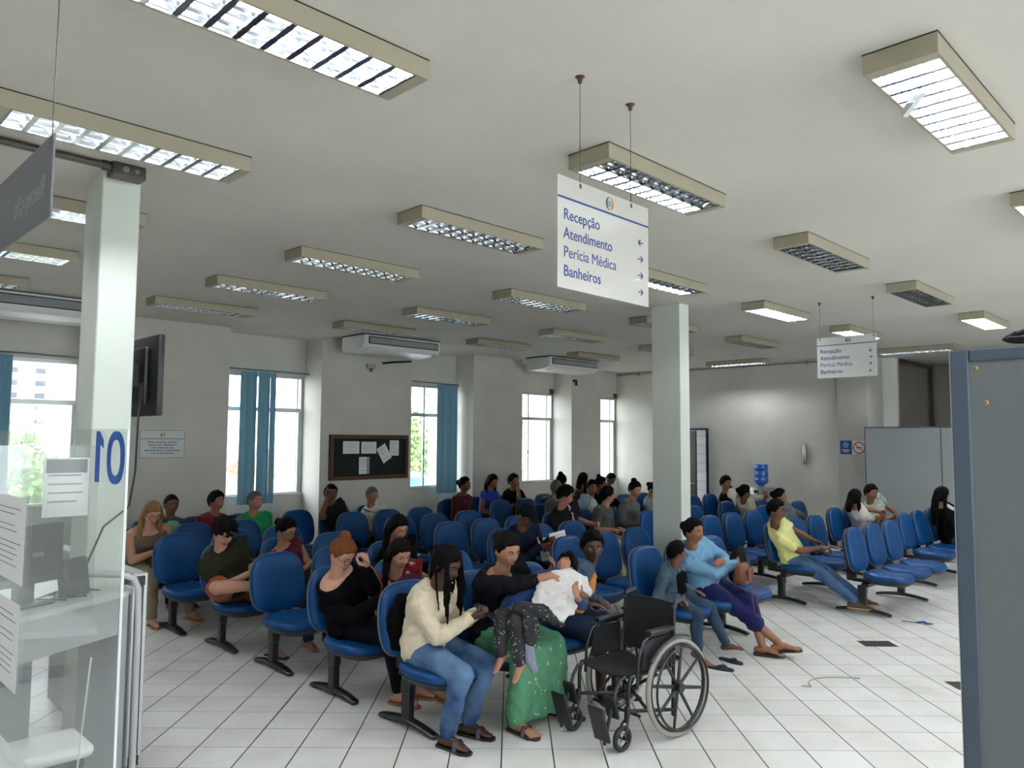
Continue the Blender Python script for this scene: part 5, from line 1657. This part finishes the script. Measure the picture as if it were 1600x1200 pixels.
# cloths lying on the child
mb = MB()
mb.tube([(3.70, 3.44, .84), (3.78, 3.44, .92), (3.88, 3.42, .965), (3.99, 3.38, .965), (4.06, 3.36, .93), (4.10, 3.34, .87)], [.06, .085, .095, .08, .06, .03], n=14, flat=.42, up=(-.5, -.6, .6))
mb.tube([(3.80, 3.38, .90), (3.76, 3.35, .82), (3.79, 3.32, .75)], [.08, .085, .06], n=14, flat=.35, up=(-.6, -.7, .2))
mb.tube([(3.90, 3.36, .94), (3.88, 3.32, .86), (3.85, 3.31, .78)], [.05, .05, .04], n=12, flat=.35, up=(-.6, -.7, .2))
sh = thing('towel', 'white cloth draped over the chest of the reclining child', 'cloth')
soft(mb, 'cloth', fabric('white_towel', (214, 212, 210)), sh, .007, 3, .008, 18)
mb = MB()
mb.tube([(3.54, 3.50, .84), (3.62, 3.42, .82), (3.72, 3.37, .79), (3.82, 3.35, .73)], [.04, .06, .07, .05], n=14, flat=.5, up=(-.3, -.5, .8))
mb.tube([(3.60, 3.42, .80), (3.55, 3.36, .71), (3.53, 3.35, .64)], [.05, .055, .035], n=12, flat=.4, up=(-.6, -.7, 0))
sh = thing('blanket', 'black and white printed cloth over the legs of the reclining child', 'cloth')
soft(mb, 'cloth', pattern('black_print2', (20, 20, 22), (206, 208, 210), 26, .17), sh, .007, 3, .008, 16)
sh = thing('sock', 'grey-blue sock or cloth dangling below the printed cloth on the lap', 'sock')
mb = MB().tube([(3.53, 3.36, .63), (3.51, 3.34, .55), (3.53, 3.32, .48)], [.03, .036, .024], n=10, flat=.7)
soft(mb, 'cloth', fabric('sock_grey', (128, 136, 158)), sh, .006, 3, .003, 20)

person('person in denim jacket over an orange shirt, seated behind the wheelchair, facing the camera', (4.54, 3.97), 8, 1.0, kk((4.66, 3.78, 1.08), 1.01), (-42, 8, 0), sk='dark', hair=('short', 'black'),
       top=('jacket_collar', denim('jacket', (48, 68, 90), (70, 92, 112)), 2), inner=(fabric('orange', (206, 126, 54)), .036), bottom=('shorts', denim('dark', (34, 46, 70), (44, 60, 86))), shoes=('flip', mat('sandal_black', (26, 24, 24), .5)), vox=.0065, hem=-.2, lid=False, **LP)
person('small barefoot person in denim jacket and jeans, turned away towards the light blue top', (5.90, 3.88), 6, .78, (5.86, 3.80, .915), (48, 6, 0), hipz=.53, sk='brown', hair=('short', 'black'),
       top=('jacket_collar', denim('jacket2', (54, 74, 92), (80, 100, 114)), 2), inner=(BLACKF, .035), bottom=('jeans', denim('kid', (36, 54, 76), (56, 76, 96))), vox=.0065, hem=-.2, toes=True,
       legR=dict(w=(5.80, 3.56, .12), yaw=0, pitch=18), legL=dict(w=(6.16, 3.50, .14), yaw=10, pitch=-10),
       armL=dict(to=(.10, .22, .56), n=(0, 0, -1), dir=(.9, .1, -.2), curl=.3), armR=dict(to=(.16, -.19, .56), n=(0, 0, -1), dir=(.9, 0, -.3), curl=.4))
person('person in light blue hooded top and navy skirt with crossed arms and stretched legs', (6.48, 3.88), 2, .98, (6.33, 3.92, 1.055), (-8, 6, 0), female=True, sk='tan', hair=('lowbun', 'dark'),
       top=('hood_top', fabric('light_blue', (120, 168, 204)), 2), bottom=('skirt_knee', fabric('navy_skirt', (30, 32, 84))), shoes=('flip', mat('sandal_brown', (50, 38, 34), .5)), vox=.0065, hem=-.2, toes=True, wf=1.05,
       legR=dict(w=(6.58, 3.18, .10), yaw=20, pitch=-8), legL=dict(w=(6.50, 3.34, .095), yaw=16),
       armL=dict(to=(.22, -.06, .80), n=(-1, 0, 0), dir=(0, -1, 0), curl=.3, pole=(.3, .8, -.5)), armR=dict(to=(.25, .07, .77), n=(-1, 0, 0), dir=(0, 1, .1), curl=.3, pole=(.3, -.8, -.5)))

# ---- second row
person('person with ginger top bun and glasses in black off-shoulder top, chin on a hand', (3.25, 4.90), 10, .98, kk((2.99, 4.65, 1.10), 1.03), (0, 36, 0), female=True, sk='fair', hair=('bun', 'ginger'), glasses=True,
       top=('blouse', BLACKF, 2), bottom=('leggings', fabric('leggings', (24, 25, 30))), shoes=('flip', mat('sandal_tan', (150, 104, 72), .5)), vox=.0065, scoop=.06, hem=-.2, sh_drop=.12, wf=1.06,
       legL=dict(w=(3.60, 4.60, .09), yaw=20), legR=dict(w=(3.42, 4.56, .09), yaw=8),
       armL=dict(w=(3.17, 4.60, 1.0), n=(-1, -.3, 0), dir=(-.1, -.3, 1), curl=1.0, pole=(.6, .3, -1)), armR=dict(w=(3.22, 4.52, .78), n=(0, .4, .8), dir=(.7, .6, 0), curl=.7))
phone('pale phone held over the brown bag by the person with the ginger bun', (3.36, 4.50, .83), -.4, .3, mat('phone_pale', (150, 150, 176), .3))
person('person in red jacket over purple top with a pink bag strap across the chest', (3.80, 4.90), 4, .94, (3.55, 4.74, 1.035), (-10, 26, 0), female=True, sk='fair', hair=('long', 'dark'),
       top=('jacket_collar', fabric('red', (120, 22, 32)), 2), inner=(fabric('purple', (84, 40, 84)), .05), bottom=('trousers', BLACKF), shoes=('flip', mat('sandal_tan', (150, 104, 72), .5)), vox=.0065, scoop=.04, hem=-.2, extra=strap_on(mat('pink_strap', (196, 150, 150), .6), -1, .016), **LP)
# ---- third row
person('person in black with long dark hair, mostly hidden behind the red jacket', (4.42, 5.80), 4, .98, (4.21, 5.65, 1.10), (-6, 24, 0), female=True, sk='light', hair=('long', 'black'), top=('blouse', BLACKF, 2), bottom=('trousers', BLACKF), vox=.009, **LP)
person('person in dark cap and navy jacket bending over white sheets of paper', (5.95, 5.80), 2, 1.0, (5.80, 5.58, 1.11), (0, 38, 0), sk='brown', hair=('crop', 'black'), cap=fabric('cap_black', (22, 23, 28)),
       top=('jacket_collar', fabric('navy_jacket', (32, 38, 58)), 2), bottom=('trousers', fabric('trousers_dark', (34, 36, 44))), shoes=('sneaker', mat('shoe_dark', (36, 36, 40), .6)), vox=.009,
       armL=dict(to=(.36, .05, .86), n=(0, -1, .2), dir=(.9, -.2, .1), curl=.9), armR=dict(to=(.34, -.08, .80), n=(0, 1, .2), dir=(.9, .2, .1), curl=.9))
# ---- fourth row
person('curly-haired person in dark olive T-shirt and orange shorts, one leg crossed over', (3.20, 6.70), 6, 1.0, kk((2.96, 6.45, 1.09), 1.02), (0, 34, 0), sk='fair', hair=('curly', 'dark'),
       top=('t_shirt', fabric('olive', (46, 48, 36)), 1), bottom=('shorts', fabric('orange_shorts', (150, 72, 40))), shoes=('flip', mat('sandal_black', (26, 24, 24), .5)), vox=.0075, wf=1.12, df=1.1,
       legR=dict(knee=(.26, -.34, .64), to=(.42, .02, .63), yaw=70, pitch=10), legL=dict(to=(.40, .13, .09), yaw=6), **PH)
phone('dark phone held by the person in the olive T-shirt', (3.22, 6.34, .82), .1, .4)
person('person in maroon sleeveless top and glasses with dark hair tied back, looking down', (3.78, 6.70), 6, .97, kk((3.60, 6.55, 1.05), 1.02), (14, 24, 0), female=True, sk='light', hair=('lowbun', 'black'), glasses=True,
       top=('blouse', fabric('maroon', (84, 20, 34)), .5), bottom=('jeans', denim('dark', (34, 46, 70), (44, 60, 86))), vox=.009, scoop=.03, **PH)
# ---- along the wall at left
person('blonde person with glasses in a taupe tank top and khaki trousers at the left end', (3.08, 8.55), 6, 1.0, (3.04, 8.30, 1.12), (-6, 30, 0), female=True, sk='fair', hair=('long', 'blonde'), glasses=True,
       top=('tank_top', fabric('taupe', (112, 98, 80)), 0), bottom=('trousers', fabric('khaki', (134, 122, 98))), shoes=('flip', mat('sandal_tan', (150, 104, 72), .5)), vox=.009, scoop=.05, wf=1.16, df=1.1, legL=dict(w=(3.42, 8.18, .09)), **PH)
person('person in dark jacket with green shirt by the wall, behind the blonde hair', (3.50, 9.12), 4, .98, (3.52, 9.05, 1.13), (-4, 4, 0), sk='brown', hair=('crop', 'black'), top=('jacket', fabric('slate', (52, 56, 64)), 2), inner=(fabric('mint', (110, 176, 140)), .04), bottom=('trousers', BLACKF), **LP)
person('person in dark red shirt by the wall, left of the green shirt', (4.02, 9.12), 10, .97, (4.05, 9.05, 1.14), (10, 2, 0), sk='tan', hair=('short', 'black'), top=('t_shirt', fabric('dark_red', (104, 30, 36)), 1), bottom=('jeans', denim('dark', (34, 46, 70), (44, 60, 86))), **LP)
person('person with cropped grey hair in a bright green T-shirt by the wall', (4.56, 9.12), 6, 1.02, (4.53, 9.03, 1.12), (16, 4, 0), sk='light', hair=('crop', 'grey'), top=('t_shirt', fabric('green', (30, 138, 80)), 1), bottom=('trousers', fabric('trousers_dark', (34, 36, 44))), wf=1.14, df=1.12, **LP)
person('person in black top holding a phone up to the face below the notice board', (5.84, 9.08), 8, 1.0, kk((5.56, 8.95, 1.17), 1.02), (-10, 0, 0), female=True, sk='brown', hair=('lowbun', 'black'), top=('top', fabric('black_top', (30, 33, 38)), .5), bottom=('trousers', BLACKF), wf=1.12, df=1.1,
       armR=dict(w=(5.50, 8.94, 1.12), n=(0, 1, 0), dir=(.1, -.2, .95), curl=.9, pole=(.5, -.8, -.7)), armL=dict(to=(.26, .1, .69), n=(0, 0, -1), dir=(.8, -.5, -.05), curl=.3))
phone('dark phone held up beside the face below the notice board', (5.455, 8.86, 1.20), .7, 1.3)
person('person with short grey hair and glasses in a white T-shirt with a dark bag strap', (6.42, 9.06), 4, 1.0, kk((6.21, 8.95, 1.12), 1.01), (-8, 14, 0), female=True, sk='light', hair=('crop', 'grey'), glasses=True, top=('t_shirt', fabric('white', (208, 206, 198)), 1), bottom=('trousers', fabric('trousers_dark', (34, 36, 44))), wf=1.16, df=1.14, extra=strap_on(M_DARK, -1, .010), **LP)
person('person in maroon long-sleeved top by the wall with papers on the lap', (8.26, 9.42), 6, 1.0, (8.28, 9.35, 1.17), (18, 2, 0), female=True, sk='brown', hair=('lowbun', 'black'), top=('top', fabric('maroon2', (78, 24, 36)), 3), bottom=('trousers', fabric('beige', (170, 150, 122))), **LP)
person('person with long black hair in a sleeveless royal blue top by the wall', (8.86, 9.42), 4, 1.0, (8.88, 9.33, 1.20), (-4, 16, 0), female=True, sk='tan', hair=('long', 'black'), top=('top', fabric('royal_blue', (32, 66, 176)), .5), bottom=('jeans', denim('dark', (34, 46, 70), (44, 60, 86))), **LP)
person('person in black with a hand at the mouth, right of the royal blue top', (9.42, 9.42), 2, .98, (9.38, 9.33, 1.19), (-2, 0, 0), sk='tan', hair=('short', 'black'), top=('top', BLACKF, 1), bottom=('trousers', BLACKF),
       armR=dict(to=(.17, -.02, 1.10), n=(-1, 0, 0), dir=(-.1, .1, 1), curl=.9, pole=(.5, -.5, -1)), armL=dict(to=(.22, -.06, .80), n=(-1, 0, 0), dir=(0, -1, 0), curl=.4, pole=(.3, .8, -.5)))
# ---- middle of the hall
person('heavy-set person in black T-shirt leaning forward with a pink strap, left of the right pillar', (7.84, 6.72), 6, 1.06, kk((7.47, 6.5, 1.19), 1.02), (38, 22, 0), sk='light', hair=('short', 'black'), top=('t_shirt', fabric('black_tee', (32, 34, 38)), 1), bottom=('trousers', BLACKF), wf=1.2, df=1.15, vox=.009, extra=strap_on(mat('pink_strap', (196, 150, 150), .6), 1, .02),
       armL=dict(to=(.34, .04, .80), n=(0, -1, .2), dir=(.9, -.2, .1), curl=.7), armR=dict(to=(.32, -.14, .68), n=(0, .3, -1), dir=(.9, .3, .0), curl=.5))
person('person in grey T-shirt and khaki trousers looking to the side, hands in the lap', (8.46, 6.72), 8, 1.0, (8.54, 6.65, 1.13), (50, 6, 0), sk='light', hair=('short', 'black'), top=('t_shirt', fabric('grey_tee', (74, 78, 76)), 1), bottom=('trousers', fabric('khaki2', (158, 148, 122))), vox=.009, **LP)
person('smiling person in grey sweater with a top bun, just left of the right pillar', (9.05, 6.73), 0, 1.0, (9.14, 6.62, 1.19), (-10, 16, 0), female=True, sk='light', hair=('bun', 'black'), top=('sweater', fabric('grey_sweater', (94, 94, 94)), 2), bottom=('trousers', BLACKF), vox=.009, **LP)
person('person in white and light blue top with hair tied back, behind the grey T-shirt', (9.28, 7.72), -6, .97, (9.43, 7.65, 1.16), (-24, 6, 0), female=True, sk='tan', hair=('lowbun', 'black'), top=('top', fabric('pale_blue', (136, 164, 182)), 2), bottom=('jeans', denim('dark', (34, 46, 70), (44, 60, 86))), inner=(fabric('white2', (205, 203, 198)), .04), **LP)
person('grey-haired person behind the black T-shirt', (8.62, 7.72), 10, .98, (8.63, 7.68, 1.17), (120, 0, 0), sk='light', hair=('short', 'grey'), top=('t_shirt', fabric('grey_tee', (74, 78, 76)), 1), bottom=('trousers', BLACKF), **LP)
person('dark-haired person with a messy bun in front of the far pier', (9.80, 8.62), 10, .98, kk((9.45, 8.30, 1.23), 1.02), (100, 8, 0), female=True, sk='tan', hair=('bun', 'black'), top=('top', BLACKF, 2), bottom=('trousers', BLACKF), **LP)
person('dark-haired person seated directly behind the white and light blue top', (10.60, 8.22), 6, .98, (10.32, 8.18, 1.16), (30, 10, 0), female=True, sk='brown', hair=('bun', 'black'), top=('top', BLACKF, 2), bottom=('trousers', BLACKF), **LP)
person('person with long curly dark hair in a brown top by the far pier', (10.92, 9.16), 20, 1.0, (10.94, 9.08, 1.18), (60, 4, 0), female=True, sk='tan', hair=('wavy', 'black'), top=('top', fabric('brown_top', (62, 46, 42)), 1), bottom=('trousers', BLACKF), **LP)
person('person in dark red-brown vest looking down near the last window', (11.66, 9.16), 6, .98, (11.83, 9.13, 1.16), (-4, 34, 0), sk='brown', hair=('crop', 'black'), top=('vest', fabric('red_brown', (72, 36, 36)), .5), bottom=('trousers', BLACKF), **LP)
person('person in black and white striped top half hidden by the right pillar', (11.92, 8.16), 0, .98, (11.74, 8.12, 1.03), (20, 26, 0), female=True, sk='light', hair=('lowbun', 'black'), top=('striped_top', None, 2), bottom=('trousers', BLACKF), **LP) if False else None
def stripes():
    m = mat('fabric_stripes', (206, 206, 204), .85)
    nt = m.node_tree; tc = nt.nodes.new('ShaderNodeTexCoord'); wv = nt.nodes.new('ShaderNodeTexWave')
    wv.bands_direction = 'Z'; wv.inputs['Scale'].default_value = 11; nt.links.new(tc.outputs['Object'], wv.inputs['Vector'])
    g = nt.nodes.new('ShaderNodeMath'); g.operation = 'GREATER_THAN'; g.inputs[1].default_value = .6; nt.links.new(wv.outputs['Fac'], g.inputs[0])
    mx = nt.nodes.new('ShaderNodeMixRGB'); mx.inputs[1].default_value = (*lin((206, 206, 204)), 1); mx.inputs[2].default_value = (*lin((36, 36, 42)), 1)
    nt.links.new(g.outputs[0], mx.inputs[0]); nt.links.new(mx.outputs[0], nt.nodes['Principled BSDF'].inputs['Base Color'])
    return m
person('person in black and white striped top half hidden by the right pillar', (11.90, 8.16), 0, .98, (11.80, 8.14, 1.02), (20, 30, 0), female=True, sk='light', hair=('lowbun', 'black'), top=('striped_top', stripes(), 2), bottom=('trousers', BLACKF), **LP)
person('person in black jacket over white shirt near the restroom door', (13.05, 7.18), 4, 1.06, kk((12.74, 7.2, 1.13), 1.01), (-20, 8, 0), sk='tan', hair=('short', 'black'), top=('jacket', BLACKF, 2), inner=(fabric('white2', (205, 203, 198)), .055), bottom=('trousers', BLACKF), wf=1.12, **LP)
person('person in cream blouse resting the chin on a hand in front of the water cooler', (11.80, 6.08), 30, 1.0, kk((11.19, 6.0, 1.09), 1.02), (28, 6, 0), female=True, sk='brown', hair=('lowbun', 'black'), top=('blouse', fabric('cream2', (176, 170, 148)), 3), bottom=('trousers', fabric('beige', (170, 150, 122))), hem=-.2, lean_hip=-.1,
       armL=dict(to=(.30, .10, .98), n=(-1, 0, 0), dir=(-.2, -.2, 1), curl=1.0, pole=(.8, .5, -.6)), armR=dict(to=(.26, -.1, .72), n=(0, 0, -1), dir=(.8, .5, -.05), curl=.3))
person('person in grey top with dark hair pulled back, behind the yellow T-shirt', (11.45, 5.34), 10, .97, kk((10.94, 5.3, 1.08), 1.02), (10, 2, 0), female=True, sk='tan', hair=('lowbun', 'black'), top=('top', fabric('grey_top', (96, 100, 104)), 2), bottom=('trousers', BLACKF), **LP)
person('young person in pale yellow V-neck T-shirt, blue jeans and brown shoes, legs stretched out', (8.86, 4.14), 10, 1.0, kk((8.17, 4.0, 1.13), 1.055), (-6, 6, 0), sk='brown', hair=('short', 'black'), top=('t_shirt', fabric('yellow', (228, 226, 150)), 1), bottom=('jeans', denim('blue', (52, 80, 118), (84, 112, 146))),
       shoes=('sneaker', mat('shoe_brown', (84, 66, 50), .7)), vox=.0075, scoop=.025, hem=-.2,
       legL=dict(w=(9.12, 3.40, .09), yaw=8), legR=dict(w=(8.86, 3.36, .09), yaw=2),
       armL=dict(to=(.34, .03, .68), n=(0, -.4, -.8), dir=(.9, -.2, -.1), curl=.7), armR=dict(to=(.33, -.05, .68), n=(0, .4, -.8), dir=(.9, .3, -.1), curl=.7))
phone('phone with bright screen in the hands of the person in yellow', (8.98, 3.68, .69), .1, .2, mat('phone_pale2', (196, 198, 200), .3))
person('person with black bob hair and glasses in a white T-shirt, turned to the neighbour', (11.86, 4.44), 30, .98, kk((11.33, 4.35, 1.10), 1.02), (34, 2, 0), female=True, sk='tan', hair=('bob', 'black'), glasses=True, top=('t_shirt', fabric('white3', (198, 196, 190)), 1), bottom=('trousers', fabric('stone', (150, 146, 136))), hem=-.2,
       armL=dict(to=(.30, .02, .84), n=(-1, 0, 0), dir=(.4, -.7, .2), curl=.5, pole=(.2, .8, -.6)), armR=dict(to=(.30, .05, .80), n=(-1, 0, 0), dir=(.4, .7, .1), curl=.5, pole=(.2, -.8, -.6)))
person('person in green and white floral blouse beside the white T-shirt', (12.46, 4.44), -6, 1.0, kk((11.94, 4.35, 1.14), 1.02), (-22, 8, 0), female=True, sk='tan', hair=('short', 'dark'), top=('blouse', pattern('floral', (168, 182, 168), (58, 104, 88), 26, .24, (206, 208, 196)), 1), bottom=('trousers', fabric('white3', (198, 196, 190))), wf=1.16, df=1.12, hem=-.2,
       armL=dict(to=(.28, .02, .80), n=(-1, 0, 0), dir=(.2, -.9, 0), curl=.3, pole=(.2, .8, -.6)), armR=dict(to=(.28, .02, .76), n=(-1, 0, 0), dir=(.2, .9, 0), curl=.3, pole=(.2, -.8, -.6)))
person('person with long dark hair in black jacket beside the blue-grey partition, hand at the mouth', (12.36, 3.42), 24, 1.0, kk((11.98, 3.40, 1.15), 1.01), (26, 4, 0), female=True, sk='light', hair=('wavy', 'black'), top=('jacket', BLACKF, 2), bottom=('jeans', denim('dark', (34, 46, 70), (44, 60, 86))), inner=(fabric('white2', (205, 203, 198)), .02), hem=-.2,
       armL=dict(to=(.27, .04, 1.06), n=(-1, 0, 0), dir=(-.3, -.1, 1), curl=1.0, pole=(.7, .4, -.6)), armR=dict(to=(.27, -.02, .74), n=(0, 0, -1), dir=(.6, .6, 0), curl=.4))
resolve()

# ------------------------------------------------------------------ bags and papers carried
def handbag(label, loc, rz, w, d, h, rgb, tassel=False, strap=None):
    t = thing('handbag', label, 'handbag', loc, rz)
    m = mat('leather_%d_%d' % (rgb[0], int(w * 100)), rgb, .45, var=.15, vscale=10, bump=.3, bscale=150)
    rings = []
    for z, sx, sy in ((0, .88, .8), (.01, .97, .98), (h * .4, 1, 1), (h * .8, .95, .72), (h, .88, .42), (h + .006, .8, .3)):
        rings.append([(math.copysign(abs(math.cos(a)) ** .5, math.cos(a)) * w / 2 * sx, math.copysign(abs(math.sin(a)) ** .5, math.sin(a)) * d / 2 * sy, z) for a in [2 * PI * k / 24 for k in range(24)]])
    MB().loft(rings).build('body', m, t, smooth=50)
    MB().tube([(-w * .42, 0, h * .96), (0, 0, h * 1.0), (w * .42, 0, h * .96)], .004, n=6).build('zip', mat('brass', (170, 140, 80), .3, metal=.8), t)
    fl = MB().rbox(-w * .40, w * .40, -d * .56, -d * .44, h * .2, h * .8, .008, 2).build('front_pocket', m, t, smooth=40)
    if strap:
        MB().tube(strap, .008, n=8, flat=.4, up=(0, -1, 0)).build('strap', m, t, smooth=True)
    if tassel:
        MB().tube([(-w * .45, -.02, h * .5), (-w * .5, -.03, h * .1), (-w * .5, -.035, -.02)], .004, n=6).build('tassel_cord', mat('brass', (170, 140, 80), .3, metal=.8), t)
        MB().lathe([(0, -.10), (.016, -.10), (.011, -.04), (.006, -.02), (0, -.018)], 12, M=Matrix.Translation((-w * .5, -.035, 0))).build('tassel', mat('tassel_pink', (206, 158, 150), .7), t)
    return t
handbag('small brown bag with pink tassel on the lap of the ginger-bun person', (3.30, 4.56, .66), .4, .20, .10, .14, (104, 66, 42), True, [(-.08, 0, .13), (-.10, -.03, .22), (-.13, .02, .33), (-.18, .10, .42)])
handbag('tan brown handbag on the lap of the person in the light blue top', (6.47, 3.50, .625), .3, .26, .14, .16, (120, 68, 48), False, [(-.10, -.03, .14), (-.14, -.10, .02), (-.13, -.12, -.22), (-.02, -.13, -.30), (.06, -.12, -.10), (.10, -.03, .14)])
mb = MB(); mb.tube([(0, .0, .09), (.02, -.01, .22), (.05, .02, .33)], [.12, .14, .08], n=16, flat=.7, up=(0, 1, 0))
t = thing('backpack', 'dark crumpled backpack on the empty seat beside the light blue top', 'backpack', (7.05, 3.86, .47))
soft(mb, 'body', fabric('backpack', (44, 42, 40), var=.4, vscale=9), t, .011, 3, .008, 12)
MB().tube([(-.04, -.12, .30), (-.08, -.16, .22), (-.06, -.15, .10), (0, -.12, .05)], .013, n=8, flat=.4).build('strap', M_DARK, t, smooth=True)
paper('held_sheet', (6.02, 5.40, .66), (.9, -.25, .15), (.1, .3, .9), .20, .27, 'white sheet held by the person in the dark cap, nearest one', 9, cat='paper')
paper('held_sheet', (5.96, 5.50, .64), (.85, .2, -.1), (.0, .3, .9), .20, .25, 'white sheet behind the other in the hands of the person in the dark cap', 8, cat='paper')
paper('lap_sheet', (8.24, 9.08, .665), (.9, .2, 0), (-.2, .9, .05), .20, .26, 'white papers on the lap of the person in the maroon top by the wall', 6, cat='paper')
t = thing('backpack', 'black bag hanging behind the person in the cream cardigan', 'backpack', (3.16, 4.17, .47))
mb = MB().tube([(0, 0, .08), (-.01, .0, .25), (0, .0, .38)], [.10, .12, .07], n=14, flat=.5, up=(0, 1, 0))
soft(mb, 'body', BLACKF, t, .011, 3, .006, 12)
resolve()
